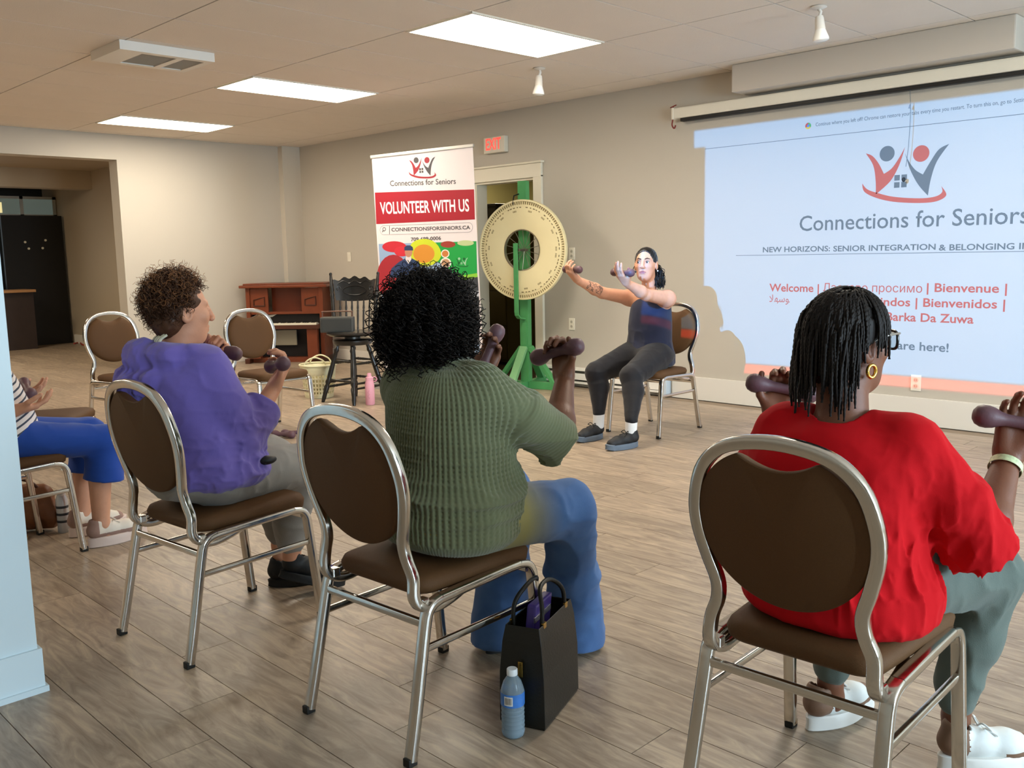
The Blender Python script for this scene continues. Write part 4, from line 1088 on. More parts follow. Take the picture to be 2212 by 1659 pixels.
    # seat pad
    def so(t, w=1.0):
        pts = []
        for cx, cy, a0 in ((.150, .165, 0), (-.150, .165, 90), (-.125, -.145, 180), (.125, -.145, 270)):
            for i in range(7):
                a = math.radians(a0+15*i); pts.append((cx+.055*t*math.cos(a), cy+.055*t*math.sin(a)))
        return [(x*w, y*w+.022) for x, y in pts]
    V, F = [], []; lay = ((.408, 1.0, .96), (.416, 1.0, 1.0), (.436, 1.05, 1.005), (.452, 1.0, .98), (.460, .9, .90), (.464, .8, .65), (.466, .6, .3))
    for z, t, w in lay: V += [(x, y, z+(.004*(y/.2) if z > .43 else 0)) for x, y in so(t, w)]
    n = 28
    for q in range(len(lay)-1): F += [(q*n+i, q*n+(i+1) % n, (q+1)*n+(i+1) % n, (q+1)*n+i) for i in range(n)]
    F += [tuple(range(n))[::-1], tuple(range((len(lay)-1)*n, len(lay)*n))]
    MB().add(V, F).build('seat_pad', VINYL, root, 60)
    return root
def copy_tree(o, parent=None):
    c = o.copy(); COL.objects.link(c); c.parent = parent
    for ch in o.children: copy_tree(ch, c)
    return c
chair0 = make_chair(); chair_used = False
def chair(x, y, deg, label):
    """deg 0 faces the slide wall"""
    global chair_used
    c = copy_tree(chair0) if chair_used else chair0; chair_used = True
    c.location = (x, y, 0); c.rotation_euler = (0, 0, math.radians(deg))
    return setprops(c, label, 'chair', 'brown round-back banquet chairs')
chair(-1.985, 1.60, 3, 'round-back banquet chair under the woman in the green sweater')
chair(-2.955, 1.467, 5, 'round-back banquet chair under the woman in the purple hoodie')
chair(-.93, 1.925, 2, 'round-back banquet chair under the woman in the red shirt')
chair(-4.40, 1.165, 6, 'round-back banquet chair under the person in blue trousers')
chair(-3.98, 5.385, 182, 'round-back banquet chair under the instructor facing the group')
chair(-6.19, 3.56, -90, 'empty round-back banquet chair in front of the piano')
chair(-6.88, 2.80, -86, 'empty round-back banquet chair behind the woman in the purple hoodie, nearest the hall opening')
chair(-5.42, 1.69, -38, 'empty round-back banquet chair beyond the blue-trousered legs, mostly hidden')
# ------------------------------------------------------------------ people
def skin_material(name, col, dark):
    M = mat(name, col, rough=.5, noise=(35, .10), bump=(240, .12)); return M
SK_LIGHT = skin_material('skin_light', 'C98E6E', 0); SK_DARK = skin_material('skin_dark', '6E4530', 0)
SK_DARK2 = skin_material('skin_dark_warm', '744731', 0); SK_INS = skin_material('skin_instructor', 'D29A7C', 0); SK_STR = skin_material('skin_pale', 'D09A7C', 0)
A_ = np.array

def folds(amp, sc, seed, base=None):
    sc = A_(sc, float)
    def fn(P):
        Q = P*sc
        n1 = vnoise(Q, 1.0, seed); n2 = vnoise(Q*2.1+7.3, 1.0, seed+1)
        return -amp*((1-np.abs(n1))**3-.3)-amp*.45*((1-np.abs(n2))**3-.3)
    return fn

def add_hand(S, wrist, fwd, pn, right, lat=None, curl=(55, 70, 40), s=1.0, spread=6.0, thumb=0.5, curls=None, k=.006):
    """hand with palm and five bent fingers; pn points out of the palm. Returns the grip point and grip axis"""
    f = nrm(fwd)
    if lat is not None:            # lat: direction of the thumb side
        l = A_(lat, float); l = nrm(l-f*(l@f)); pn = np.cross(l, f) if right else np.cross(f, l)
    n = A_(pn, float); n = nrm(n-f*(n@f)); t = np.cross(f, n)*(1 if right else -1)
    w = A_(wrist, float)
    mc = [(.026, .088), (.009, .093), (-.009, .089), (-.026, .080)]          # knuckles: index to little finger
    ph = [(.042, .026, .021), (.046, .030, .022), (.043, .028, .021), (.034, .021, .018)]
    rad = [.0092, .0095, .0090, .0080]
    S.cone(w-f*.02*s, w+f*.012*s, .024*s, .025*s, k=.02, flat=(n, .74))
    for i, (lx_, ly_) in enumerate(mc):
        a = w+f*.012*s+t*lx_*.62*s; b = w+f*ly_*s+t*lx_*s
        S.cone(a, b, .0165*s, .0125*s, k=.016)
    S.cone(w+f*.025*s+t*.018*s+n*.006*s, w+f*.055*s+t*.030*s+n*.008*s, .017*s, .013*s, k=.014)   # ball of the thumb
    S.cone(w+f*.022*s-t*.018*s+n*.005*s, w+f*.06*s-t*.022*s+n*.004*s, .015*s, .012*s, k=.014)
    for i in range(4):
        c = curl if curls is None else curls[i]
        p = w+f*mc[i][1]*s+t*mc[i][0]*s
        sp = math.radians(spread*(1.5-i)/1.5); d0 = nrm(f*math.cos(sp)+t*math.sin(sp)); ang = 0.0; pts = [p]; rs = [rad[i]*1.05*s]
        for j in range(3):
            ang += math.radians(c[j]); d = d0*math.cos(ang)+n*math.sin(ang)
            p = p+d*ph[i][j]*s; pts.append(p); rs.append(rad[i]*(.98, .90, .76)[j]*s)
        S.chain(pts, rs, k=k, kin=.003)
    p = w+f*.030*s+t*.026*s+n*.006*s; pts = [p]
    d1 = nrm(f*.60+t*(.80-.5*thumb)+n*(.25+.35*thumb)); d2 = nrm(f*.82+t*(.45-.75*thumb)+n*(.25+.35*thumb)); d3 = nrm(f*.85+t*(.30-.95*thumb)+n*(.25+.30*thumb))
    for d, L in ((d1, .040), (d2, .032), (d3, .027)): p = p+d*L*s; pts.append(p)
    S.chain(pts, [.0145*s, .0115*s, .0100*s, .0080*s], k=.012, kin=.003)
    return w+f*.083*s+n*.0275*s, t

def add_arm(S, sh, el, wr, ra=.046, re=.038, rw=.025, k=.02):
    sh, el, wr = [A_(q, float) for q in (sh, el, wr)]
    S.cone(sh, el, ra, re, k=k)
    m_ = el+(wr-el)*.30
    S.cone(el, m_, re*.98, re*1.05, k=.015); S.cone(m_, wr, re*1.05, rw, k=.015)

def add_head(S, c, f, up=(0, 0, 1), s=1.0, jaw=1.0):
    c = A_(c, float); f = nrm(f); r = nrm(np.cross(f, up)); u = np.cross(r, f); ax = np.stack([r, f, u])
    L = lambda x, y, z: c+r*x*s+f*y*s+u*z*s
    S.ell(L(0, -.012, .030), (.073*s, .092*s, .086*s), k=.02, axes=ax)
    S.ell(L(0, .028, -.030), (.060*s, .062*s, .082*s), k=.03, axes=ax)
    S.ell(L(0, .050, -.082), (.034*s*jaw, .030*s, .024*s), k=.03, axes=ax)           # chin
    for sx in (-1, 1):
        S.ell(L(sx*.035, .062, -.012), (.022*s, .020*s, .020*s), k=.02, axes=ax)     # cheek
        S.cone(L(sx*.014, .078, .036), L(sx*.045, .066, .034), .0075*s, .006*s, k=.014)    # brow
        S.ell(L(sx*.031, .094, .014), (.016*s, .012*s, .010*s), k=.010, mode='s', axes=ax)  # eye socket
        S.ell(L(sx*.031, .0775, .013), (.0135*s, .0105*s, .0085*s), k=.003, axes=ax)       # lids
        S.ell(L(sx*.074, -.008, -.004), (.009*s, .021*s, .031*s), k=.008, axes=ax)   # ear
        S.ell(L(sx*.080, -.005, -.002), (.005*s, .011*s, .018*s), k=.004, mode='s', axes=ax)
        S.ell(L(sx*.0105, .101, -.022), (.008*s, .009*s, .007*s), k=.005, axes=ax)   # nostril wing
    S.cone(L(0, .086, .026), L(0, .108, -.016), .0085*s, .0105*s, k=.012)            # nose
    S.cone(L(-.017, .084, -.049), L(.017, .084, -.049), .0052*s, .0052*s, k=.007)
    S.cone(L(-.007, .090, -.0475), L(.007, .090, -.0475), .0055*s, .0055*s, k=.006)  # upper lip
    S.cone(L(-.013, .086, -.0605), L(.013, .086, -.0605), .0062*s, .0062*s, k=.006)  # lower lip
    S.cone(L(-.020, .094, -.0545), L(.020, .094, -.0545), .0016*s, .0016*s, k=.003, mode='s')
    return L

def strands_mesh(name, P, R, sides=3, origin=(0, 0, 0)):
    """P (N, K, 3) strand points, R (N, K) radii -> one mesh"""
    N, K, _ = P.shape
    T = np.gradient(P, axis=1); T /= np.linalg.norm(T, axis=2, keepdims=True)+1e-9
    ref = np.where(np.abs(T[..., 2:3]) > .9, A_([1., 0, 0]), A_([0, 0, 1.])); B = np.cross(T, ref); B /= np.linalg.norm(B, axis=2, keepdims=True)+1e-9
    C = np.cross(B, T); ang = 2*np.pi*np.arange(sides)/sides
    V = P[:, :, None, :]+R[:, :, None, None]*(B[:, :, None, :]*np.cos(ang)[None, None, :, None]+C[:, :, None, :]*np.sin(ang)[None, None, :, None])
    V = V.reshape(-1, 3)-A_(origin)
    i = np.arange(N)[:, None, None]; j = np.arange(K-1)[None, :, None]; q = np.arange(sides)[None, None, :]
    idx = lambda jj, qq: (i*K+jj)*sides+qq % sides
    F = np.stack([idx(j, q), idx(j, q+1), idx(j+1, q+1), idx(j+1, q)], -1).reshape(-1, 4)
    me = bpy.data.meshes.new(name); me.vertices.add(len(V)); me.vertices.foreach_set('co', V.ravel())
    me.loops.add(len(F)*4); me.loops.foreach_set('vertex_index', F.ravel().astype(np.int32))
    me.polygons.add(len(F)); me.polygons.foreach_set('loop_start', np.arange(0, len(F)*4, 4, dtype=np.int32)); me.polygons.foreach_set('use_smooth', np.ones(len(F), bool))
    me.update(calc_edges=True)
    return me

def drape(c, rad, ax, N, K, L, rng, keep, gravity=.3, out=1.0, coil=(.006, .02), jitter=.15, clear=.006, floor_z=None, start_dir=None):
    """hair strands grown from an ellipsoid scalp, bending down and staying off the head"""
    c = A_(c, float); rad = A_(rad, float); ax = A_(ax, float)
    d = rng.normal(size=(N*4, 3)); d /= np.linalg.norm(d, axis=1, keepdims=True)
    d = d[keep(d)][:N]; N = len(d)
    loc = d*rad; p = c+loc@ax; nn = (d/rad)@ax; nn /= np.linalg.norm(nn, axis=1, keepdims=True)
    v = nn*out if start_dir is None else nn*out+start_dir(d)@ax
    v = v+rng.normal(size=(N, 3))*jitter; v /= np.linalg.norm(v, axis=1, keepdims=True)
    Ls = L[0]+(L[1]-L[0])*rng.random(N); pts = [p.copy()]
    for k in range(K-1):
        v = v+A_([0, 0, -gravity])+rng.normal(size=(N, 3))*jitter*.25; v /= np.linalg.norm(v, axis=1, keepdims=True)
        p = p+v*(Ls/(K-1))[:, None]
        q = (p-c)@ax.T; e = rad+clear; m_ = np.sqrt(((q/e)**2).sum(1)); ins = m_ < 1
        q[ins] /= m_[ins][:, None]; p = c+q@ax
        pts.append(p.copy())
    P = np.stack(pts, 1)
    if coil[0] > 0:
        T = np.gradient(P, axis=1); T /= np.linalg.norm(T, axis=2, keepdims=True)+1e-9
        B = np.cross(T, A_([.3, .5, .8])); B /= np.linalg.norm(B, axis=2, keepdims=True)+1e-9; C = np.cross(B, T)
        s = np.linspace(0, 1, K)[None]*Ls[:, None]; ph = 2*np.pi*s/coil[1]+rng.random(N)[:, None]*6.28
        am = coil[0]*np.minimum(1, np.linspace(0, 1, K)*4)[None]*(.6+.8*rng.random(N))[:, None]
        P = P+(B*np.cos(ph)[..., None]+C*np.sin(ph)[..., None])*am[..., None]
    return P

DB_M = mat('dumbbell_vinyl', '62454C', rough=.5, bump=(200, .1))
_prof = [(0, -.098), (.012, -.0965), (.021, -.090), (.0262, -.078), (.0268, -.066), (.024, -.052), (.0175, -.038), (.0142, -.024), (.0138, 0)]
_prof = _prof+[(r, -z) for r, z in _prof[::-1][1:]]
db_mesh = MB().lathe(_prof, (0, 0, 0), 24).mesh('dumbbell'); db_mesh.materials.append(DB_M)
db_mesh.polygons.foreach_set('use_smooth', [True]*len(db_mesh.polygons))
def dumbbell(c, axis, label):
    o = bpy.data.objects.new('dumbbell', db_mesh); COL.objects.link(o)
    q = Vector(tuple(nrm(axis))).to_track_quat('Z', 'Y'); o.rotation_mode = 'QUATERNION'; o.rotation_quaternion = q; o.location = tuple(c)
    return setprops(o, label, 'dumbbell', 'mauve dumbbells')

# --- shoes: heel at the local origin, toe along +y
def shoe_parts(L=.27, high=0.0, w=1.0):
    s = L/.27; U = Sdf()
    U.cone((0, .038*s, .058), (0, .10*s, .056), .034*w, .036*w, k=.02); U.cone((0, .10*s, .056), (.004, .17*s, .044), .036*w, .037*w, k=.02)
    U.cone((.004, .17*s, .044), (.004, .222*s, .036), .037*w, .031*w, k=.02)
    U.cone((0, .036*s, .066), (0, .044*s, .092+high), .032*w, .034*w, k=.015)
    U.plane((0, 0, .020), (0, 0, -1), k=.004)
    U.cone((0, .050*s, .095+high), (0, .052*s, .2), .026*w, .03*w, k=.006, mode='s')
    up = U.mesh('upper', .004)
    ol = []
    for i in range(40):
        a = 2*math.pi*i/40; x = math.sin(a); y = math.cos(a)
        wy = .5+.5*y; ww = (.036+.012*math.sin(math.pi*min(1, wy*1.25))*1.0 if wy < .8 else .048)*w
        ol.append((x*ww*(1 if wy < .98 else .95)+.003*wy, L*.5+y*L*.5))
    return up, ol
_shoe_up, _shoe_ol = shoe_parts()
def shoe(parent, heel, d, origin, m_up, m_sole, m_lace=None, pitch=0.0, thick=.03, matfn=None, name='shoe', L=.27, roll=0.0):
    """one shoe as a part with sole, upper and laces below it"""
    heel = A_(heel, float); d = nrm([d[0], d[1], 0]); r = A_([d[1], -d[0], 0])
    cp, sp = math.cos(pitch), math.sin(pitch); f = d*cp-EZ*sp; u = EZ*cp+d*sp; s = L/.27
    T = lambda x, y, z: heel+r*x+f*y*s+u*z
    so = MB(origin); n = len(_shoe_ol)
    lay = ((0, .93), (.004, 1.0), (thick*.55, .99), (thick, 1.0), (thick+.004, .95))
    V = []
    for z, w_ in lay:
        for x, y in _shoe_ol: V.append(T(x*w_, .135+(y-.135)*(w_*.99 if w_ < 1 else 1.0), z+(.010*max(0, (y-.2)/.07)**2 if z > 0 else .012*max(0, (y-.215)/.055)**2)))
    F = [tuple(range(n))[::-1], tuple(range(4*n, 5*n))]
    for q in range(4): F += [(q*n+i, q*n+(i+1) % n, (q+1)*n+(i+1) % n, (q+1)*n+i) for i in range(n)]
    root = so.add(V, F).build('sole', m_sole, parent, 40); root.name = name
    me = _shoe_up.copy(); co = np.zeros(len(me.vertices)*3); me.vertices.foreach_get('co', co); co = co.reshape(-1, 3)
    Wd = heel-A_(origin)+co[:, :1]*r+co[:, 1:2]*f*s+(co[:, 2:3]+thick-.028)*u
    me.vertices.foreach_set('co', Wd.ravel()); me.materials.clear()
    for mm in (m_up if isinstance(m_up, list) else [m_up]): me.materials.append(mm)
    if matfn is not None:
        fc = np.array([co[list(p.vertices)].mean(0) for p in me.polygons]); me.polygons.foreach_set('material_index', matfn(fc).astype(np.int32))
    me.update(); link('upper', me, None, root)
    if m_lace is not None:
        for k in range(5):
            y = .105+k*.017; z = .094-.0075*k+thick-.028
            MB(origin).tube([T(-.022, y, z-.012), T(-.008, y+.006, z), T(.008, y+.006, z), T(.022, y, z-.012)], .0032, 6).build('lace', m_lace, root, 60)
        for sg in (-1, 1):
            MB(origin).tube(spline([T(0, .102, .097+thick-.028), T(sg*.02, .10, .112+thick-.028), T(sg*.034, .115, .10+thick-.028), T(sg*.012, .112, .095+thick-.028), T(sg*.03, .135, .082+thick-.028)], 4), .0026, 6).build('lace', m_lace, root, 60)
    return root

def cloth_mat(name, col, rough=.85, sheen=.15, weave=600, strength=.25, noise=.06):
    return mat(name, col, rough=rough, sheen=sheen, noise=(9, noise), bump=(weave, strength), spec=.25)

# ================================================================== woman in the green sweater
G0 = A_([-1.95, 1.66, 0])
gp = empty('person', G0, 0, 'person in a green knit sweater and jeans with dark curly hair, seen from behind', 'person')
g_sh = {1: (-1.805, 1.705, .905), -1: (-2.19, 1.70, .905)}; g_el = {1: (-1.748, 1.905, .755), -1: (-2.32, 1.90, .74)}; g_wr = {1: (-1.852, 2.055, .905), -1: (-2.215, 2.05, .885)}
S = Sdf()
S.loft((-1.95, 1.66), 0, [(.50, 0, 0, .17, .13, .12), (.70, 0, .01, .165, .13, .11), (.88, -.02, .03, .16, .11, .11), (.95, -.03, .04, .07, .07, .07)], k=.03)
S.cone((-2.0, 1.70, .93), (-2.03, 1.71, 1.02), .058, .054, k=.03)
gh = A_([-2.04, 1.70, 1.085]); ghf = nrm([-.12, 1, 0]); add_head(S, gh, ghf, s=.98)
for s_ in (1, -1): add_arm(S, g_sh[s_], g_el[s_], g_wr[s_], .044, .043, .027)
gripR = add_hand(S, g_wr[1], (-.28, .22, .92), None, True, lat=(.85, .15, .50), curl=(48, 60, 35), s=.98, thumb=.3)
gripL = add_hand(S, g_wr[-1], (.10, .45, .88), None, False, lat=(-.75, -.45, .1), curl=(35, 45, 25), s=.98, thumb=.25)
for (kx, ky), (ax_, ay) in (((-1.83, 2.03), (-1.93, 2.17)), ((-2.12, 2.06), (-2.08, 1.98))):
    S.cone((kx*.6-1.95*.4, 1.72, .54), (kx, ky, .51), .075, .055, k=.03); S.cone((kx, ky, .51), (ax_, ay, .10), .05, .035, k=.02)
link('body', S.mesh('body', .0040, G0), SK_DARK, gp)
KNIT = cloth_mat('green_knit', '6C7153', rough=.95, sheen=.3, weave=900, strength=.35, noise=.08)
S = Sdf()
S.loft((-1.95, 1.66), 0, [(.478, 0, .0, .200, .16, .150), (.53, 0, 0, .222, .185, .168), (.62, 0, .005, .222, .19, .165), (.71, 0, .012, .196, .178, .142), (.80, -.012, .02, .200, .165, .142), (.88, -.02, .03, .205, .15, .140), (.945, -.026, .036, .155, .115, .118), (.985, -.03, .04, .085, .085, .085)], k=.03, n=2.2)
for s_ in (1, -1):
    a, e = A_(g_sh[s_]), A_(g_el[s_]); end = a+(e-a)*.93
    S.cone(a+A_([-s_*.03, 0, -.01]), a+(e-a)*.45, .082, .074, k=.04); S.cuff(a+(e-a)*.40, e+(e-a)*.06, .074, .070, k=.02)
S.cone(A_(g_sh[-1])+A_([.06, 0, .025]), A_(g_sh[1])+A_([-.06, 0, .025]), .055, .055, k=.05)
for s_ in (1, -1):
    a, e = A_(g_sh[s_]), A_(g_el[s_]); dd = nrm(e-a)
    S.cone(e+dd*.010, e+dd*.08, .054, .062, k=.006, mode='s')
S.ell((-1.995, 1.695, .965), (.094, .092, .040), k=.015)
S.cone((-2.0, 1.70, .955), (-2.0, 1.70, 1.02), .066, .062, k=.006, mode='s')
fo1 = folds(.017, (3.0, 3.0, 15.0), 11)
def g_disp(P):
    lx, ly = P[:, 0]+1.96, P[:, 1]-1.68
    th = np.arctan2(lx, -ly)*.185; tors = np.clip((.24-np.abs(lx))/.03, 0, 1)
    wst = np.exp(-((P[:, 2]-.63)/.07)**2)+.35*np.exp(-((P[:, 2]-.75)/.08)**2)
    cu = np.cos(2*np.pi*th/.0148); rib = np.where(cu > 0, cu*.6, cu*(.25+1.0*np.clip(np.cos(2*np.pi*P[:, 2]/.0125)+.35, 0, 1)))
    hem = P[:, 2] < .515
    rib = np.where(hem, np.cos(2*np.pi*th/.008)*.35, rib)
    sl = np.cos(2*np.pi*(P[:, 1]*.75-P[:, 2]*.65)/.010)*.3
    return fo1(P)*wst-.0042*(rib*tors+sl*(1-tors)*.7)
S.disp = g_disp
link('sweater', S.mesh('sweater', .0032, G0), KNIT, gp)
# jeans with an olive fade at the hips
JEAN = cloth_mat('jeans_blue', '4E6C96', rough=.8, weave=800, strength=.3)
nt = JEAN.node_tree; b_ = nt.nodes['Principled BSDF']; geo = nt.nodes.new('ShaderNodeTexCoord'); sp_ = nt.nodes.new('ShaderNodeSeparateXYZ'); nt.links.new(geo.outputs['Object'], sp_.inputs[0])
mr = nt.nodes.new('ShaderNodeMapRange'); mr.inputs['From Min'].default_value = .13; mr.inputs['From Max'].default_value = .27; nt.links.new(sp_.outputs[1], mr.inputs['Value'])
mz = nt.nodes.new('ShaderNodeMapRange'); mz.inputs['From Min'].default_value = .46; mz.inputs['From Max'].default_value = .40; nt.links.new(sp_.outputs[2], mz.inputs['Value'])
mxx = nt.nodes.new('ShaderNodeMath'); mxx.operation = 'MAXIMUM'; nt.links.new(mr.outputs[0], mxx.inputs[0]); nt.links.new(mz.outputs[0], mxx.inputs[1])
nz = nt.nodes.new('ShaderNodeTexNoise'); nz.inputs['Scale'].default_value = 9; nz.inputs['Detail'].default_value = 5; nt.links.new(geo.outputs['Object'], nz.inputs['Vector'])
bl_ = nt.nodes.new('ShaderNodeMix'); bl_.data_type = 'RGBA'; bl_.inputs['A'].default_value = (*lin('284878'), 1); bl_.inputs['B'].default_value = (*lin('5F84B8'), 1); nt.links.new(nz.outputs['Fac'], bl_.inputs['Factor'])
fd = nt.nodes.new('ShaderNodeMix'); fd.data_type = 'RGBA'; fd.inputs['A'].default_value = (*lin('8E8650'), 1); nt.links.new(mxx.outputs[0], fd.inputs['Factor']); nt.links.new(bl_.outputs['Result'], fd.inputs['B'])
nt.links.new(fd.outputs['Result'], b_.inputs['Base Color'])
S = Sdf()
S.ell((-1.95, 1.67, .555), (.205, .19, .092), k=.03)
for (hx, hy), (kx, ky), (ax_, ay) in (((-1.86, 1.72), (-1.825, 2.03), (-1.925, 2.18)), ((-2.04, 1.74), (-2.12, 2.06), (-2.085, 1.985))):
    S.cone((hx, hy, .548), (kx, ky, .515), .100, .082, k=.04); S.cone((kx, ky, .515), (kx*.5+ax_*.5, ky*.5+ay*.5, .30), .080, .080, k=.03); S.cuff((kx*.5+ax_*.5, ky*.5+ay*.5, .30), (ax_, ay, .022), .080, .098, k=.03)
S.plane((0, 0, .012), (0, 0, -1), k=.006); S.plane((0, 1.5, 0), (0, -1, 0), k=.02)
fo2 = folds(.008, (7, 7, 9), 21); S.disp = lambda P: fo2(P)*np.clip((P[:, 1]-1.75)/.2, .2, 1)
link('jeans', S.mesh('jeans', .006, G0), JEAN, gp)
DKSH = mat('shoe_black', '141414', rough=.6, bump=(90, .2))
shoe(gp, (-1.935, 2.03, 0), (.0, 1), G0, DKSH, DKSH); shoe(gp, (-2.09, 1.93, 0), (-.1, 1), G0, DKSH, DKSH)
# curly hair
HB = mat('hair_black', '17100C', rough=.6, spec=.3)
rg = np.random.default_rng(4); gr = np.cross(ghf, EZ); gax = np.stack([gr, ghf, EZ]); hc = gh+A_([0, -.012, .026])
face_out = lambda d: (d[:, 1] < .55) | (d[:, 2] > .45)
S = Sdf(); S.ell(hc+A_([0, -.008, .0]), (.094, .104, .104), axes=gax); S.ell(hc+A_([0, -.035, -.055]), (.100, .078, .068), k=.04, axes=gax); S.disp = lambda P: .010*vnoise(P, 38., 3)
g_hair = link('hair', S.mesh('hair', .005, G0), HB, gp)
P1 = drape(hc, (.090, .102, .100), gax, 1250, 26, (.08, .150), rg, lambda d: face_out(d) & (d[:, 2] > -.45), gravity=.20, out=1.0, coil=(.0075, .022), jitter=.45, clear=.012)
zc = P1[:, -1, 2]
link('curls', strands_mesh('curls', P1, np.full(P1.shape[:2], .0017), 3, G0), HB, g_hair)
P2 = drape(hc, (.094, .104, .104), gax, 550, 22, (.045, .085), rg, lambda d: face_out(d) & (d[:, 2] > -.7), gravity=.10, out=1.2, coil=(.008, .020), jitter=.7, clear=.02)
link('stray_curls', strands_mesh('stray_curls', P2, np.full(P2.shape[:2], .0012), 3, G0), HB, g_hair)
dumbbell(gripR[0], gripR[1], "mauve dumbbell in the green-sweatered woman's raised right hand"); dumbbell(gripL[0], (.10, .45, .88), "mauve dumbbell in the green-sweatered woman's left hand, beside her hair")

# ================================================================== woman in the purple hoodie
V0 = A_([-2.97, 1.42, 0])
vp = empty('person', V0, 0, 'person in a purple hoodie and grey sweatpants with short brown curly hair', 'person')
v_sh = {1: (-2.905, 1.455, .915), -1: (-3.255, 1.395, .915)}; v_el = {1: (-2.860, 1.52, .665), -1: (-3.345, 1.52, .68)}; v_wr = {1: (-2.935, 1.702, .822), -1: (-3.235, 1.64, .885)}
S = Sdf()
S.loft((-2.99, 1.42), math.radians(4), [(.50, 0, 0, .16, .12, .12), (.70, 0, 0, .155, .12, .11), (.88, -.05, .0, .15, .10, .10), (.95, -.08, .0, .07, .07, .07)], k=.03)
vh = A_([-3.065, 1.440, 1.105]); vhf = nrm([.10, 1, -.06]); S.cone((-3.07, 1.415, .93), (-3.065, 1.43, 1.03), .060, .055, k=.03); add_head(S, vh, vhf, s=1.0)
for s_ in (1, -1): add_arm(S, v_sh[s_], v_el[s_], v_wr[s_], .048, .040, .026)
gR = add_hand(S, v_wr[1], (.0, .55, .80), None, True, lat=(.93, -.25, .12), curl=(40, 55, 30), s=.98, thumb=.2)
gL = add_hand(S, v_wr[-1], (.25, .30, .90), (.55, -.70, .45), False, curl=(62, 82, 50), s=.98, thumb=.6)
v_leg = {1: ((-2.90, 1.46), (-2.965, 1.825), (-3.02, 1.79)), -1: ((-3.06, 1.47), (-3.19, 1.83), (-3.17, 1.83))}
for s_ in (1, -1):
    (hx, hy), (kx, ky), (ax_, ay) = v_leg[s_]; S.cone((hx, hy, .54), (kx, ky, .51), .07, .05, k=.03); S.cone((kx, ky, .51), (ax_, ay, .16), .045, .033, k=.02); S.cone((ax_, ay, .16), (ax_, ay, .13 if s_ > 0 else .085), .033, .033, k=.01)
link('body', S.mesh('body', .0042, V0), SK_LIGHT, vp)
PUR = cloth_mat('hoodie_purple', '6E60AC', rough=.9, sheen=.25, weave=700, strength=.3)
S = Sdf()
S.loft((-2.99, 1.42), math.radians(4), [(.522, .03, .02, .192, .19, .165), (.57, .03, .02, .205, .20, .170), (.66, .01, .01, .190, .175, .155), (.78, -.03, .0, .188, .155, .150), (.88, -.065, .0, .185, .14, .145), (.945, -.08, .0, .135, .105, .125), (.985, -.085, .0, .08, .08, .09)], k=.03, n=2.2)
for s_ in (1, -1):
    a, e, w_ = A_(v_sh[s_]), A_(v_el[s_]), A_(v_wr[s_])
    S.cone(a+A_([-s_*.03, 0, -.012]), a+(e-a)*.5, .085, .078, k=.04); S.cone(a+(e-a)*.5, e, .078, .074, k=.02)
    end = e+(w_-e)*(.66 if s_ > 0 else .8); S.cuff(e-(w_-e)*.05, end, .068, .072, k=.03)
S.cone(A_(v_sh[-1])+A_([.05, 0, .02]), A_(v_sh[1])+A_([-.05, 0, .02]), .055, .055, k=.05)
for s_ in (1, -1):
    e, w_ = A_(v_el[s_]), A_(v_wr[s_]); dd = nrm(w_-e); S.cone(e+(w_-e)*(.66 if s_ > 0 else .8), w_+dd*.06, .056, .075, k=.006, mode='s')
# hood lying behind the neck
hd = [A_(q)+A_([0, 0, .006]) for q in ((-2.965, 1.49, .965), (-2.945, 1.42, .962), (-2.985, 1.345, .958), (-3.09, 1.305, .955), (-3.185, 1.335, .958), (-3.195, 1.41, .962), (-3.155, 1.48, .965))]
S.chain(hd, [.022, .034, .046, .054, .048, .036, .022], k=.012, kin=.02)
S.chain([A_(q) for q in ((-2.95, 1.375, .905), (-2.995, 1.29, .885), (-3.08, 1.255, .862), (-3.16, 1.275, .885), (-3.20, 1.34, .905))], [.022, .036, .044, .038, .024], k=.006, kin=.02)
S.cone((-3.068, 1.425, .955), (-3.068, 1.43, 1.03), .066, .070, k=.008, mode='s')
fo3, fo4 = folds(.015, (11, 11, 17), 31), folds(.015, (26, 14, 12), 32)
def v_disp(P):
    elb = np.exp(-(((P-A_(v_el[1]))**2).sum(1))/.016); low = np.exp(-((P[:, 2]-.58)/.09)**2); hood = np.exp(-(((P-A_([-3.07, 1.30, .93]))**2).sum(1))/.02)
    return fo3(P)*(.25+.75*low)+fo4(P)*np.maximum(elb*1.2, hood)
S.disp = v_disp
hoodie = link('hoodie', S.mesh('hoodie', .005, V0), PUR, vp)
GRY = cloth_mat('sweatpants_grey', '8E8880', rough=.95, weave=500, strength=.3)
S = Sdf(); S.ell((-2.98, 1.43, .55), (.19, .18, .088), k=.03)
for s_ in (1, -1):
    (hx, hy), (kx, ky), (ax_, ay) = v_leg[s_]
    S.cone((hx, hy, .545), (kx, ky, .515), .098, .078, k=.04); S.cone((kx, ky, .515), (ax_, ay, .28), .074, .060, k=.03); S.cone((ax_, ay, .28), (ax_, ay, .215), .058, .050, k=.02)
S.disp = folds(.008, (9, 9, 12), 41)
link('sweatpants', S.mesh('sweatpants', .006, V0), GRY, vp)
shoe(vp, (-3.035, 1.735, .085), (.28, .96), V0, DKSH, DKSH, None, pitch=math.radians(19))
shoe(vp, (-3.185, 1.775, 0), (.42, .9), V0, DKSH, DKSH, None)
HBR = mat('hair_brown', '4A2C18', rough=.5, spec=.4)
rg = np.random.default_rng(9); vr = nrm(np.cross(vhf, EZ)); vax = np.stack([vr, vhf, np.cross(vr, vhf)]); vc = vh+A_([0, -.015, .034])
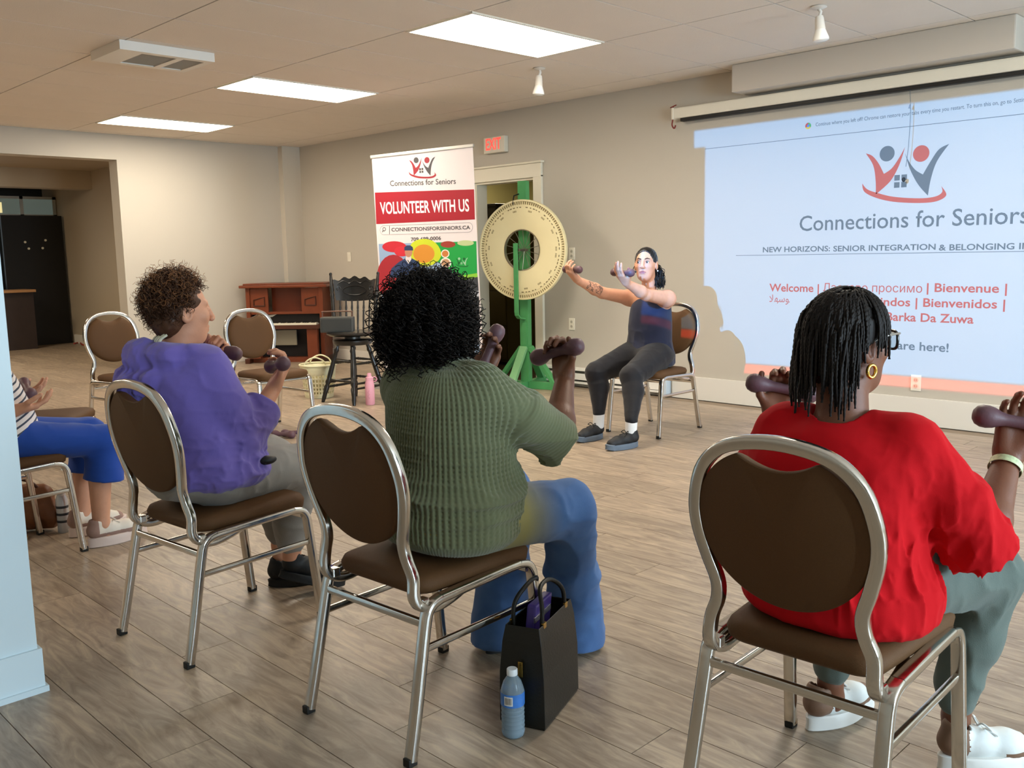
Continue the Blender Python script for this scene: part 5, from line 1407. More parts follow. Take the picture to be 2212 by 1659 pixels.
keepv = lambda d: ((d[:, 1] < .35) | (d[:, 2] > .55)) & ((d[:, 2] > -.55) | (d[:, 1] < -.45)) & ~((np.abs(d[:, 0]) > .6) & (d[:, 2] < -.15) & (d[:, 1] > -.1))
S = Sdf(); S.ell(vc+A_([0, -.012, .012]), (.082, .094, .088), axes=vax); S.ell(vc+A_([0, -.045, -.055]), (.070, .052, .064), k=.04, axes=vax); S.ell(vh+vhf*.092+A_([0, 0, -.012]), (.095, .070, .085), k=.008, mode='s', axes=vax); S.disp = lambda P: .006*vnoise(P, 30., 6)+.004*vnoise(P, 75., 8)
v_hair = link('hair', S.mesh('hair', .0045, V0), HBR, vp)
P1 = drape(vc+A_([0, -.01, .01]), (.080, .091, .086), vax, 1150, 16, (.025, .055), rg, keepv, gravity=.16, out=.8, coil=(.006, .028), jitter=.6, clear=.008)
link('curls', strands_mesh('curls', P1, np.linspace(.0018, .0006, 16)[None].repeat(len(P1), 0), 3, V0), HBR, v_hair)
P2 = drape(vc+A_([0, -.01, .012]), (.080, .091, .088), vax, 420, 14, (.025, .05), rg, lambda d: keepv(d) & (d[:, 2] > -.2), gravity=.0, out=1.1, coil=(.007, .03), jitter=.7, clear=.012)
link('stray_curls', strands_mesh('stray_curls', P2, np.full(P2.shape[:2], .0006), 3, V0), mat('hair_brown_light', '8A5A34', rough=.5), v_hair)
# claw clip at the nape
CLIP = mat('clip_cream', 'D9D6BC', rough=.3); cpos = A_([-3.05, 1.352, .992]); cl_ = empty('hair_clip', (0, 0, 0)); cl_.parent = vp
def cw(x, y, z): return cpos+vr*x+vhf*y+EZ*z
q = MB(V0); q.tube(spline([cw(-.045, -.005, .0), cw(-.02, -.025, .006), cw(.02, -.025, .006), cw(.045, -.005, .0)], 5), .008, 8); q.build('spine', CLIP, cl_, 60)
for x in (-.03, -.008, .014, .036): MB(V0).tube(spline([cw(x, -.02, .0), cw(x+.004, -.012, .028), cw(x+.012, .008, .045)], 4), .0045, 6).build('claw', CLIP, cl_, 60)
MB(V0).tube([cw(-.03, -.03, .005), cw(-.05, -.05, .0)], .006, 6).build('grip', CLIP, cl_, 60)
S = Sdf(); S.ell((-2.80, 1.585, .600), (.018, .036, .016)); link('waist_pouch', S.mesh('waist_pouch', .004, V0), mat('pouch_black', '0C0C0E', rough=.5), hoodie)
dumbbell(gR[0], gR[1], "mauve dumbbell in the purple-hoodied woman's near raised hand"); dumbbell(gL[0], gL[1], "mauve dumbbell closed in the purple-hoodied woman's far hand, near her chin")
# ================================================================== woman in the red shirt
R0 = A_([-.93, 1.93, 0])
rp = empty('person', R0, 0, 'person in a red shirt with black braids and glasses, seen from behind', 'person')
r_sh = {1: (-.755, 1.985, .845), -1: (-1.105, 1.965, .845)}; r_el = {1: (-.672, 2.095, .625), -1: (-1.215, 2.09, .64)}; r_wr = {1: (-.688, 2.30, .79), -1: (-1.265, 2.26, .82)}
S = Sdf()
S.loft((-.94, 1.94), 0, [(.50, 0, 0, .15, .12, .12), (.70, 0, 0, .15, .12, .10), (.84, 0, .02, .15, .10, .10), (.90, 0, .03, .07, .07, .07)], k=.03)
rh = A_([-.955, 2.02, 1.060]); rhf = nrm([.34, .94, .0]); S.cone((-.935, 1.97, .87), (-.955, 2.0, 1.0), .058, .055, k=.03); add_head(S, rh, rhf, s=1.0)
for s_ in (1, -1): add_arm(S, r_sh[s_], r_el[s_], r_wr[s_], .044, .043, .027)
rR = add_hand(S, r_wr[1], (.03, .28, .96), None, True, lat=(.78, .55, .25), curl=(22, 38, 22), s=1.0, thumb=.35, spread=12)
rL = add_hand(S, r_wr[-1], (-.10, .45, .88), None, False, lat=(-.75, -.55, .15), curl=(40, 55, 30), s=1.0, thumb=.3)
r_leg = {1: ((-.85, 1.97), (-.725, 2.33), (-.775, 2.30)), -1: ((-1.02, 1.97), (-1.08, 2.36), (-1.085, 2.26))}
for s_ in (1, -1):
    (hx, hy), (kx, ky), (ax_, ay) = r_leg[s_]; S.cone((hx, hy, .54), (kx, ky, .49), .07, .05, k=.03); S.cone((kx, ky, .49), (kx*.5+ax_*.5, ky*.5+ay*.5, .32), .05, .046, k=.02); S.cone((kx*.5+ax_*.5, ky*.5+ay*.5, .32), (ax_, ay, .12), .045, .032, k=.02); S.cone((ax_, ay, .12), (ax_, ay+.01, .07), .032, .036, k=.01)
link('body', S.mesh('body', .0038, R0), SK_DARK2, rp)
REDM = cloth_mat('shirt_red', 'BC0713', rough=.9, sheen=.0, weave=900, strength=.15, noise=.05)
S = Sdf()
S.loft((-.94, 1.94), 0, [(.462, .02, .0, .215, .19, .165), (.53, .015, .0, .220, .195, .170), (.62, .0, .0, .200, .175, .150), (.72, 0, .005, .190, .155, .140), (.80, 0, .015, .195, .145, .138), (.865, 0, .025, .155, .115, .115), (.905, 0, .032, .085, .085, .08)], k=.03, n=2.2)
for s_ in (1, -1):
    a, e = A_(r_sh[s_]), A_(r_el[s_]); S.cone(a+A_([-s_*.03, 0, -.01]), a+(e-a)*.5, .076, .070, k=.04); S.cuff(a+(e-a)*.42, e+(e-a)*.04, .071, .074, k=.02)
S.cone(A_(r_sh[-1])+A_([.05, 0, .025]), A_(r_sh[1])+A_([-.05, 0, .025]), .05, .05, k=.05)
for s_ in (1, -1):
    a, e = A_(r_sh[s_]), A_(r_el[s_]); dd = nrm(e-a); S.cone(e+dd*.006, e+dd*.09, .058, .066, k=.006, mode='s')
S.cone((-.938, 1.965, .89), (-.95, 1.99, .96), .063, .07, k=.006, mode='s')
fo5, fo6 = folds(.017, (22, 22, 7), 51), folds(.014, (18, 18, 14), 52)
def r_disp(P):
    arm = np.exp(-(((P-A_([-.74, 2.0, .74]))**2).sum(1))/.02); low = np.exp(-((P[:, 2]-.60)/.11)**2)*np.clip((P[:, 0]+1.0)/.2, .2, 1)
    return fo5(P)*np.maximum(low, arm*.25)+fo6(P)*(.12+.22*arm)
S.disp = r_disp
link('shirt', S.mesh('shirt', .0045, R0), REDM, rp)
JOG = cloth_mat('joggers_green_grey', '5C6760', rough=.8, weave=500, strength=.3)
S = Sdf(); S.ell((-.93, 1.95, .55), (.19, .18, .088), k=.03)
for s_ in (1, -1):
    (hx, hy), (kx, ky), (ax_, ay) = r_leg[s_]
    S.cone((hx, hy, .545), (kx, ky, .495), .095, .076, k=.04); S.cone((kx, ky, .495), (kx*.5+ax_*.5, ky*.5+ay*.5, .33), .074, .066, k=.03); S.cone((kx*.5+ax_*.5, ky*.5+ay*.5, .33), (ax_, ay, .20), .062, .05, k=.03)
    S.cone((ax_, ay, .20), (ax_, ay, .165), .046, .045, k=.01)
S.disp = folds(.009, (9, 9, 7), 61)
link('joggers', S.mesh('joggers', .006, R0), JOG, rp)
WSH = mat('sneaker_white', 'DADDDA', rough=.6, bump=(80, .15)); BRN = mat('sneaker_brown', '7A5C48', rough=.6, bump=(80, .15)); SOLEW = mat('sole_white', 'E4E2DC', rough=.55)
two = lambda c: ((c[:, 1] < .062) | (c[:, 1] > .215) | ((c[:, 2] < .042) & (c[:, 1] > .15))).astype(int)
shoe(rp, (-1.110, 2.185, 0), (.20, .98), R0, [WSH, BRN], SOLEW, WSH, matfn=two, thick=.038)
shoe(rp, (-.790, 2.235, 0), (.62, .78), R0, [WSH, BRN], SOLEW, WSH, matfn=two, thick=.038)
# braids
rg = np.random.default_rng(14); rr = nrm(np.cross(rhf, EZ)); rax = np.stack([rr, rhf, np.cross(rr, rhf)]); rc = rh+A_([0, -.01, .030])
S = Sdf(); S.ell(rc-rhf*.010+A_([0, 0, .008]), (.080, .094, .090), axes=rax); S.ell(rc-rhf*.045-EZ*.055, (.072, .050, .062), k=.03, axes=rax)
S.plane(rc+rhf*.052, rhf+A_([0, 0, -.55]), k=.01)
S.disp = lambda P: .0025*np.cos(2*np.pi*((P-rc)@rr)/.012)
r_hair = link('hair', S.mesh('hair', .004, R0), HB, rp)
keepr = lambda d: (d[:, 2] > -.05) & (d[:, 1] < .55) & ~((d[:, 0] > .40) & (d[:, 1] > -.30) & (d[:, 2] < .75)) & ~((d[:, 0] < -.72) & (d[:, 1] > .05) & (d[:, 2] < .45))
P1 = drape(rc+A_([0, 0, .006]), (.080, .094, .090), rax, 330, 40, (.11, .20), rg, keepr, gravity=.42, out=.35, coil=(0, 1), jitter=.22, clear=.008,
           start_dir=lambda d: np.stack([d[:, 0]*.3, np.full(len(d), -1.0), np.full(len(d), .1)], 1))
brd = 1+.22*np.cos(np.arange(40)*2.4)[None]
taper = np.where(np.arange(40) > 36, .75, 1.0)[None]
br_ = link('braids', strands_mesh('braids', P1, np.where(np.arange(len(P1)) % 3 == 0, .0036, .0030)[:, None]*brd*taper*np.ones((len(P1), 1)), 5, R0), HB, r_hair)
# glasses, earring, wristband
GLS = mat('glasses_black', '141212', rough=.25); hl = lambda x, y, z: rh+rr*x+rhf*y+EZ*z
gl = empty('glasses', (0, 0, 0)); gl.parent = rp
for sx in (-1, 1):
    MB(R0).tube(spline([hl(sx*.074, -.012, .012), hl(sx*.079, .04, .026), hl(sx*.066, .092, .028)], 5), .0028, 6, scale=None).build('temple', GLS if sx < 0 else mat('temple_steel', 'A9A6A0', rough=.2, metal=.8), gl, 60)
    MB(R0).tube([hl(sx*(.038+.027*np.sign(math.cos(a))*abs(math.cos(a))**.6), .100-.012*abs(.042+.03*math.cos(a))/.07, .012+.021*np.sign(math.sin(a))*abs(math.sin(a))**.6) for a in np.linspace(0, 2*math.pi, 24, endpoint=False)], .0034, 6, closed=True).build('rim', GLS, gl, 60)
    MB(R0).poly([hl(sx*(.038+.025*np.sign(math.cos(a))*abs(math.cos(a))**.6), .098-.012*abs(.042+.03*math.cos(a))/.07, .012+.019*np.sign(math.sin(a))*abs(math.sin(a))**.6) for a in np.linspace(0, 2*math.pi, 20, endpoint=False)], rhf*.001).build('lens', mat('spectacle_lens', 'E6F0F2', rough=.05, trans=.95), gl)
MB(R0).tube([hl(-.011, .104, .016), hl(0, .107, .019), hl(.011, .104, .016)], .003, 6).build('bridge', GLS, gl, 60)
GOLD = mat('gold', 'E0B45A', rough=.18, metal=1.0)
MB(R0).tube([hl(.080, -.004+.012*math.sin(a), -.050+.014*math.cos(a)) for a in np.linspace(0, 2*math.pi, 20, endpoint=False)], .0042, 8, closed=True).build('earring', GOLD, rp, 60)
we, ww = A_(r_el[1]), A_(r_wr[1]); wd = nrm(ww-we); wcn = ww-wd*.028; wa = nrm(np.cross(wd, EZ)); wb_ = np.cross(wd, wa)
nb2 = 28; V_, F_ = [], []
for dz_, r_ in ((-.009, .0355), (.009, .0345), (.009, .0355), (-.009, .0365)):
    V_ += [wcn+wd*dz_+(wa*math.cos(2*math.pi*i/nb2)+wb_*math.sin(2*math.pi*i/nb2))*r_ for i in range(nb2)]
for q in range(4): F_ += [(q*nb2+i, q*nb2+(i+1) % nb2, ((q+1) % 4)*nb2+(i+1) % nb2, ((q+1) % 4)*nb2+i) for i in range(nb2)]
WBM = mat('wristband', 'C9D6A8', rough=.5, noise=(120, .5)); MB(R0).add(V_, F_).build('wristband', WBM, rp, 40)
dumbbell(rR[0], rR[1], "mauve dumbbell resting in the red-shirted woman's right palm"); dumbbell(rL[0], rL[1], "mauve dumbbell in the red-shirted woman's left hand, under the slide")

# ================================================================== instructor
I0 = A_([-3.99, 5.36, 0])
ip = empty('person', I0, 0, 'instructor in navy tank top and black leggings with both arms stretched forward', 'person')
i_sh = {1: (-4.165, 5.33, .955), -1: (-3.835, 5.335, .955)}     # 1 = her right arm (left in the picture)
i_el = {1: (-4.215, 5.085, 1.000), -1: (-3.828, 5.085, .992)}; i_wr = {1: (-4.262, 4.875, 1.098), -1: (-3.836, 4.885, 1.078)}
S = Sdf()
S.loft((-3.995, 5.36), math.pi, [(.50, 0, 0, .15, .11, .12), (.64, 0, 0, .135, .10, .10), (.80, 0, .0, .145, .11, .10), (.92, 0, -.01, .15, .09, .09), (.985, 0, -.02, .075, .06, .06)], k=.03)
ih = A_([-3.975, 5.275, 1.190]); ihf = nrm([.40, -.91, .08]); S.cone((-3.99, 5.345, .96), (-3.978, 5.305, 1.13), .052, .049, k=.03)
S.cone(i_sh[1], i_sh[-1], .045, .045, k=.04)
il = add_head(S, ih, ihf, s=1.02)
for s_ in (1, -1): add_arm(S, i_sh[s_], i_el[s_], i_wr[s_], .053, .040, .025); S.ell(i_sh[s_], (.058, .058, .056), k=.03)
iR = add_hand(S, i_wr[1], (-.12, -.72, .62), (.12, .55, .82), True, curl=(30, 55, 30), s=.98, thumb=.3)
iL = add_hand(S, i_wr[-1], (-.02, -.75, .60), (.05, .55, .84), False, curl=(14, 24, 14), s=.98, thumb=.3)
i_leg = {1: ((-4.095, 5.30), (-4.150, 4.935), (-4.085, 4.885)), -1: ((-3.905, 5.30), (-3.850, 4.945), (-3.735, 4.80))}
for s_ in (1, -1):
    (hx, hy), (kx, ky), (ax_, ay) = i_leg[s_]; S.cone((hx, hy, .53), (kx, ky, .445), .07, .05, k=.03); S.cone((kx, ky, .445), (ax_, ay, .10), .045, .034, k=.02)
LIPS = mat('lips', 'A4605A', rough=.4); INKM = mat('tattoo_ink', '7A5E50', rough=.55)
def i_mat(P):
    q = (P-ih)/1.02; f = nrm(ihf); r = nrm(np.cross(f, EZ)); u = np.cross(r, f); x, y, z = q@r, q@f, q@u
    lip = (np.abs(x) < .023) & (np.abs(z+.0545) < .0090*(1-(x/.026)**2)+.001) & (y > .078)
    a, b = A_(i_el[1]), A_(i_wr[1]); t = ((P-a)@(b-a))/((b-a)@(b-a)); side = (P-a-t[:, None]*(b-a))@A_([1., -.2, .1])
    dax = np.linalg.norm(P-a-t[:, None]*(b-a), axis=1)
    tat = (dax < .06) & (t > .12) & (t < .68) & (side > .012) & (vnoise(P, 190., 2) > .05) & (np.abs(P[:, 2]-(a+(b-a)*.4)[2]-(t-.4)*.1) < .028)
    return np.where(lip, 1, np.where(tat, 2, 0))
me = S.mesh('body', .0040, I0, i_mat); link('body', me, [SK_INS, LIPS, INKM], ip)
# eyes, brows, teeth
EYEW = mat('eye_white', 'E8E2DC', rough=.2); IRIS = mat('eye_iris', '2A1A12', rough=.15); BROW = mat('brow_dark', '2A1A14', rough=.7)
for sx in (-1, 1):
    e = MB(I0).lathe([(0, .0105), (.005, .0092), (.0085, .006), (.0102, .001), (.0102, -.004), (0, -.006)], il(sx*.031, .0785, .013), 16, M=np.stack([nrm(np.cross(ihf, EZ)), np.cross(nrm(np.cross(ihf, EZ)), ihf), ihf], 1)).build('eye', EYEW, ip, 60)
    MB(I0).lathe([(0, .0115), (.0038, .0112), (.0062, .0090), (0, .007)], il(sx*.031+.002, .0785, .013), 12, M=np.stack([nrm(np.cross(ihf, EZ)), np.cross(nrm(np.cross(ihf, EZ)), ihf), ihf], 1)).build('iris', IRIS, e, 60)
    MB(I0).tube([il(sx*.013, .0905, .034), il(sx*.030, .0885, .041), il(sx*.047, .076, .036)], .0034, 6, scale=[1.0, 1.1, .5]).build('eyebrow', BROW, ip, 60)
    MB(I0).tube([il(sx*.019, .0885, .018), il(sx*.030, .0915, .0225), il(sx*.043, .083, .017)], .0016, 5).build('eyelash', BROW, ip, 60)
MB(I0).obox(il(0, .0885, -.0545), nrm(np.cross(ihf, EZ))*.012, ihf*.002, EZ*.0022, .001).build('teeth', EYEW, ip)
# hair and ponytail
HBI = mat('hair_instructor', '15110F', rough=.32, spec=.6)
ir = nrm(np.cross(ihf, EZ)); iu = np.cross(ir, ihf); iax = np.stack([ir, ihf, iu])
S = Sdf(); S.ell(il(0, -.014, .034), (.079, .096, .092), axes=iax)
S.ell(il(0, .078, .0), (.062, .075, .092), k=.012, mode='s', axes=iax)
S.plane(il(0, .05, -.045), nrm(ihf*.75-iu*.66), k=.008)
S.disp = lambda P: .0012*np.cos(2*np.pi*((P-ih)@ir)/.010)+.0015*vnoise(P, 60., 5)
i_hair = link('hair', S.mesh('hair', .0036, I0), HBI, ip)
rg = np.random.default_rng(21); K = 16; N = 260; t = np.linspace(0, 1, K)[None, :, None]
p0 = il(-.035, -.088, -.004); p1 = il(-.078, -.080, -.05); p2 = il(-.092, -.045, -.135)
base = p0*(1-t)**2+p1*2*t*(1-t)+p2*t**2
offs = rg.normal(size=(N, 1, 3))*A_([.013, .013, .010])*(.35+.9*np.sin(np.pi*np.clip(t*.8+.1, 0, 1)))+rg.normal(size=(N, 1, 3))*.012*t**2
P1 = base+offs+.003*np.sin(t*18+rg.random((N, 1, 1))*6.28)
link('ponytail', strands_mesh('ponytail', P1, np.full((N, K), .0022), 4, I0), HBI, i_hair)
# tank top
TANK = cloth_mat('tank_navy', '1E2238', rough=.8, sheen=.2, weave=600, strength=.15)
S = Sdf()
S.loft((-3.995, 5.36), math.pi, [(.475, .012, .03, .200, .17, .16), (.54, .012, .02, .196, .16, .155), (.66, .008, .0, .165, .13, .12), (.78, 0, .0, .160, .135, .115), (.88, 0, -.005, .150, .125, .11), (.945, 0, -.012, .122, .100, .090), (.982, 0, -.02, .098, .070, .070)], k=.03, n=2.3)
S.ell((-3.985, 5.275, 1.01), (.060, .065, .062), k=.01, mode='s')
S.cone((-3.99, 5.345, .97), (-3.978, 5.305, 1.06), .052, .060, k=.006, mode='s')
for s_ in (1, -1):
    S.cone((-3.995-s_*.085, 5.345, .93), (-3.995-s_*.082, 5.345, .972), .040, .038, k=.02)
    a = A_(i_sh[s_]); S.cone(a+A_([-s_*.012, 0, 0]), a+A_([-s_*.02, -.10, .0]), .058, .056, k=.008, mode='s')
fo7 = folds(.008, (8, 8, 6), 71); S.disp = lambda P: fo7(P)*np.clip((.85-P[:, 2])/.2, .15, 1)
link('tank_top', S.mesh('tank_top', .005, I0), TANK, ip)
LEG = cloth_mat('leggings_black', '19181C', rough=.65, weave=700, strength=.12)
S = Sdf(); S.ell((-3.995, 5.35, .55), (.185, .165, .092), k=.03)
for s_ in (1, -1):
    (hx, hy), (kx, ky), (ax_, ay) = i_leg[s_]; kn, an = A_([kx, ky, .450]), A_([ax_, ay, .185]); cf = kn+(an-kn)*.36+A_([0, .022, 0])
    S.cone((hx, hy, .548), kn, .110, .076, k=.04); S.cone(kn, cf, .073, .070, k=.02); S.cone(cf, an, .069, .042, k=.02)
S.disp = folds(.003, (9, 9, 14), 81)
link('leggings', S.mesh('leggings', .0055, I0), LEG, ip)
SOCK = mat('sock_white', 'E2E2E2', rough=.9); BSH = mat('trainer_black', '1A1A1C', rough=.6, bump=(120, .3)); SOLEB = mat('sole_blue_grey', '5E6A78', rough=.55); PKS = mat('trainer_pink', 'D79A92', rough=.5)
for s_, (hx, hy), d in ((1, (-4.085, 4.925), (-.02, -1)), (-1, (-3.715, 4.845), (-.22, -1))):
    (_, _), (_, _), (ax_, ay) = i_leg[s_]
    S = Sdf(); S.cone((ax_, ay, .165), (ax_, ay-.005, .09), .040, .038); link('sock', S.mesh('sock', .004, I0), SOCK, ip)
    sh_ = shoe(ip, (hx, hy, 0), d, I0, BSH, SOLEB, mat('lace_black', '0E0E0E', rough=.6), thick=.034)
    dd = nrm([d[0], d[1], 0]); r_ = A_([dd[1], -dd[0], 0])
    for k in range(2):
        MB(I0).tube(spline([A_([hx, hy, .045])+dd*(.06+.02*k)+r_*.041*sg for sg in (1,)]+[A_([hx, hy, .075])+dd*(.10+.015*k)+r_*.037, A_([hx, hy, .060])+dd*(.15+.01*k)+r_*.043], 4), .0028, 6).build('side_stripe', PKS, sh_, 60)
# headset microphone and earring
mp_ = [il(.078, -.01, .0), il(.076, .05, -.03), il(.060, .092, -.045), il(.050, .115, -.052)]
MB(I0).tube(spline(mp_, 5), .0030, 6).build('microphone_boom', BLACK, ip, 60)
MB(I0).tube([il(.056, .100, -.049), il(.050, .112, -.052), il(.040, .122, -.053)], .0075, 8).build('microphone', BLACK, ip, 60)
MB(I0).lathe([(0, .006), (.005, .003), (.006, 0), (.005, -.003), (0, -.006)], il(-.082, -.006, -.040), 10).build('earring', mat('pearl', 'F0ECE4', rough=.2), ip, 60)
dumbbell(iR[0], iR[1], "mauve dumbbell in the instructor's outstretched right hand, beside the prize wheel"); dumbbell(iL[0], iL[1], "mauve dumbbell in the instructor's outstretched left hand, in front of her chin")

# ================================================================== person in the striped top, half hidden by the pillar
B0 = A_([-4.40, 1.12, 0])
bp_ = empty('person', B0, 0, 'person in striped top and blue cropped trousers, mostly hidden by the pillar', 'person')
b_sh = {1: (-4.23, 1.10, .93), -1: (-4.58, 1.12, .93)}; b_el = {1: (-4.20, 1.10, .68), -1: (-4.62, 1.12, .68)}; b_wr = {1: (-4.23, 1.215, .665), -1: (-4.50, 1.28, .69)}
S = Sdf()
S.loft((-4.40, 1.10), 0, [(.50, 0, 0, .15, .14, .12), (.70, 0, 0, .15, .13, .10), (.90, 0, .0, .15, .10, .10), (.97, 0, .0, .07, .07, .07)], k=.03)
bh = A_([-4.40, 1.13, 1.13]); S.cone((-4.40, 1.11, .95), (-4.40, 1.12, 1.07), .056, .052, k=.03); add_head(S, bh, (0, 1, 0), s=1.0)
for s_ in (1, -1): add_arm(S, b_sh[s_], b_el[s_], b_wr[s_], .046, .040, .027)
bR = add_hand(S, b_wr[1], (.0, .96, .10), (-.25, -.1, 1), True, curl=(18, 26, 15), s=1.0, thumb=.2, spread=10)
bL = add_hand(S, b_wr[-1], (.15, .96, .10), (.25, -.1, 1), False, curl=(18, 26, 15), s=1.0, thumb=.2)
b_leg = {1: ((-4.31, 1.16), (-4.265, 1.595), (-4.245, 1.545)), -1: ((-4.49, 1.16), (-4.50, 1.62), (-4.485, 1.55))}
for s_ in (1, -1):
    (hx, hy), (kx, ky), (ax_, ay) = b_leg[s_]; kn, an = A_([kx, ky, .49]), A_([ax_, ay, .10]); cf = kn+(an-kn)*.35-A_([0, .015, 0])
    S.cone((hx, hy, .54), kn, .07, .055, k=.03); S.cone(kn, cf, .055, .054, k=.02); S.cone(cf, an, .053, .036, k=.02); S.cone(an, an+A_([0, .02, -.04]), .036, .036, k=.01)
link('body', S.mesh('body', .005, B0), SK_STR, bp_)
STR = bpy.data.materials.new('striped_cotton'); STR.use_nodes = True; nt = STR.node_tree; b_ = nt.nodes['Principled BSDF']; b_.inputs['Roughness'].default_value = .85
tc = nt.nodes.new('ShaderNodeTexCoord'); sp_ = nt.nodes.new('ShaderNodeSeparateXYZ'); nt.links.new(tc.outputs['Object'], sp_.inputs[0])
m1 = nt.nodes.new('ShaderNodeMath'); m1.operation = 'MULTIPLY'; m1.inputs[1].default_value = 1/.030; m0 = nt.nodes.new('ShaderNodeMath'); m0.operation = 'MULTIPLY'; m0.inputs[1].default_value = .45
ma = nt.nodes.new('ShaderNodeMath'); ma.operation = 'SUBTRACT'; nt.links.new(sp_.outputs[1], m0.inputs[0]); nt.links.new(sp_.outputs[2], ma.inputs[0]); nt.links.new(m0.outputs[0], ma.inputs[1]); nt.links.new(ma.outputs[0], m1.inputs[0])
m2 = nt.nodes.new('ShaderNodeMath'); m2.operation = 'FRACT'; nt.links.new(m1.outputs[0], m2.inputs[0]); m3 = nt.nodes.new('ShaderNodeMath'); m3.operation = 'LESS_THAN'; m3.inputs[1].default_value = .32; nt.links.new(m2.outputs[0], m3.inputs[0])
mm = nt.nodes.new('ShaderNodeMix'); mm.data_type = 'RGBA'; mm.inputs['A'].default_value = (*lin('E4DEDC'), 1); mm.inputs['B'].default_value = (*lin('3C4658'), 1); nt.links.new(m3.outputs[0], mm.inputs['Factor']); nt.links.new(mm.outputs['Result'], b_.inputs['Base Color'])
S = Sdf()
S.loft((-4.40, 1.10), 0, [(.49, 0, .02, .185, .20, .15), (.56, 0, .03, .195, .225, .15), (.66, 0, .02, .190, .215, .14), (.78, 0, .01, .185, .175, .135), (.90, 0, .0, .175, .12, .12), (.95, 0, 0, .12, .09, .09), (.985, 0, 0, .08, .075, .075)], k=.03)
for s_ in (1, -1):
    a, e = A_(b_sh[s_]), A_(b_el[s_]); S.cone(a+A_([-s_*.03, 0, 0]), a+(e-a)*.75, .07, .064, k=.03)
S.disp = folds(.004, (10, 10, 10), 91)
link('striped_top', S.mesh('striped_top', .006, B0), STR, bp_)
BLU = cloth_mat('trousers_blue', '1F48A0', rough=.75, weave=600, strength=.15)
S = Sdf(); S.ell((-4.40, 1.14, .545), (.19, .18, .088), k=.03)
for s_ in (1, -1):
    (hx, hy), (kx, ky), (ax_, ay) = b_leg[s_]; kn = A_([kx, ky, .475]); md = A_([kx*.6+ax_*.4, ky*.6+ay*.4, .30])
    S.cone((hx, hy, .54), kn, .090, .070, k=.03); S.cone(kn, md, .072, .086, k=.025)
S.plane((0, 1.55, .305), (0, -.12, -1), k=.004)
S.disp = folds(.006, (9, 5, 12), 95)
link('cropped_trousers', S.mesh('cropped_trousers', .006, B0), BLU, bp_)
TAU = mat('sneaker_taupe', '9A7C70', rough=.7, bump=(90, .2)); CRW = mat('sneaker_cream', 'E2D9CC', rough=.65, bump=(90, .2)); SOLP = mat('sole_pinkish', 'DCC8BE', rough=.6)
t2 = lambda c: ((c[:, 1] < .04) | (c[:, 1] > .225) | (c[:, 2] < .048)).astype(int)
shoe(bp_, (-4.235, 1.475, 0), (-.10, 1), B0, [CRW, TAU], SOLP, CRW, matfn=t2, thick=.042, L=.285)
shoe(bp_, (-4.47, 1.475, 0), (-.10, 1), B0, [CRW, TAU], SOLP, CRW, matfn=t2, thick=.042, L=.285)
S = Sdf(); S.ell(bh+A_([0, -.015, .035]), (.085, .10, .095)); S.ell(bh+A_([0, .09, -.01]), (.065, .06, .09), mode='s', k=.01); S.disp = lambda P: .004*vnoise(P, 50., 3)
link('hair', S.mesh('hair', .006, B0), mat('hair_grey', '8A8078', rough=.5), bp_)
dumbbell(bL[0], bL[1], "mauve dumbbell in the striped-top person's far hand")
# ------------------------------------------------------------------ small things on the floor
for u, v, a, lab in ((612, 938, 25, 'mauve dumbbell lying on the floor, the nearer of two'), (636, 934, 60, 'mauve dumbbell lying on the floor, the farther of two')):
    p = at(u, v, Z=.027); dumbbell(p, (math.cos(math.radians(a)), math.sin(math.radians(a)), 0), lab)

# --- black handbag with purple contents
hb0 = A_([-1.70, 1.775, 0]); hb = empty('handbag', hb0, 0, 'open black handbag standing on the floor beside the jeans', 'handbag')
BLT = mat('bag_leather', '16150F', rough=.42, bump=(160, .2)); GLD = mat('bag_brass', 'B9974E', rough=.25, metal=1)
pA, pB = at(1178, 1582, Z=0), at(1250, 1492, Z=0)        # near bottom edge of the broad side
eb = nrm(pB-pA); nbg = A_([-eb[1], eb[0], 0]); Lb = np.linalg.norm(pB-pA); Db = .135; Hb_ = .285
def hq(x, y, z): return pA+eb*x+nbg*y+EZ*z       # y away to the left
if (hq(0, 1, 0)-pA)@A_([-1, 0, 0]) < 0: nbg = -nbg
V_, F_ = [], []
for z, tx, ty in ((0.0, .004, .004), (.01, 0, 0), (.15, .0, .002), (.24, .004, .010), (Hb_, .010, .018)):
    V_ += [hq(tx, ty, z), hq(Lb-tx, ty, z), hq(Lb-tx, Db-ty, z), hq(tx, Db-ty, z)]
for q in range(4): F_ += [(q*4+i, q*4+(i+1) % 4, (q+1)*4+(i+1) % 4, (q+1)*4+i) for i in range(4)]
F_ += [(3, 2, 1, 0)]
bd = MB(hb0).add(V_, F_).build('body', BLT, hb); md = bd.modifiers.new('thickness', 'SOLIDIFY'); md.thickness = .005; md.offset = -1; bv = bd.modifiers.new('soft', 'BEVEL'); bv.width = .008; bv.segments = 3
for y in (.026, Db-.026):
    h_ = spline([hq(Lb*.18, y, Hb_-.05), hq(Lb*.20, y, Hb_+.04), hq(Lb*.34, y+(.02 if y < .05 else -.02), Hb_+.085), hq(Lb*.62, y+(.02 if y < .05 else -.02), Hb_+.085), hq(Lb*.80, y, Hb_+.04), hq(Lb*.82, y, Hb_-.05)], 6)
    hh_ = MB(hb0).tube(h_, .0065, 8).build('handle', BLT, hb, 60)
    for fx in (.19, .81): MB(hb0).obox(hq(Lb*fx, y+(-.006 if y < .05 else .006), Hb_-.01), eb*.010, EZ*.014, nbg*.004, .002).build('buckle', GLD, hh_)
MB(hb0).tube([hq(.0, Db*.5, .04), hq(.012, Db*.5, Hb_-.02)], .003, 6).build('zip', GLD, hb)
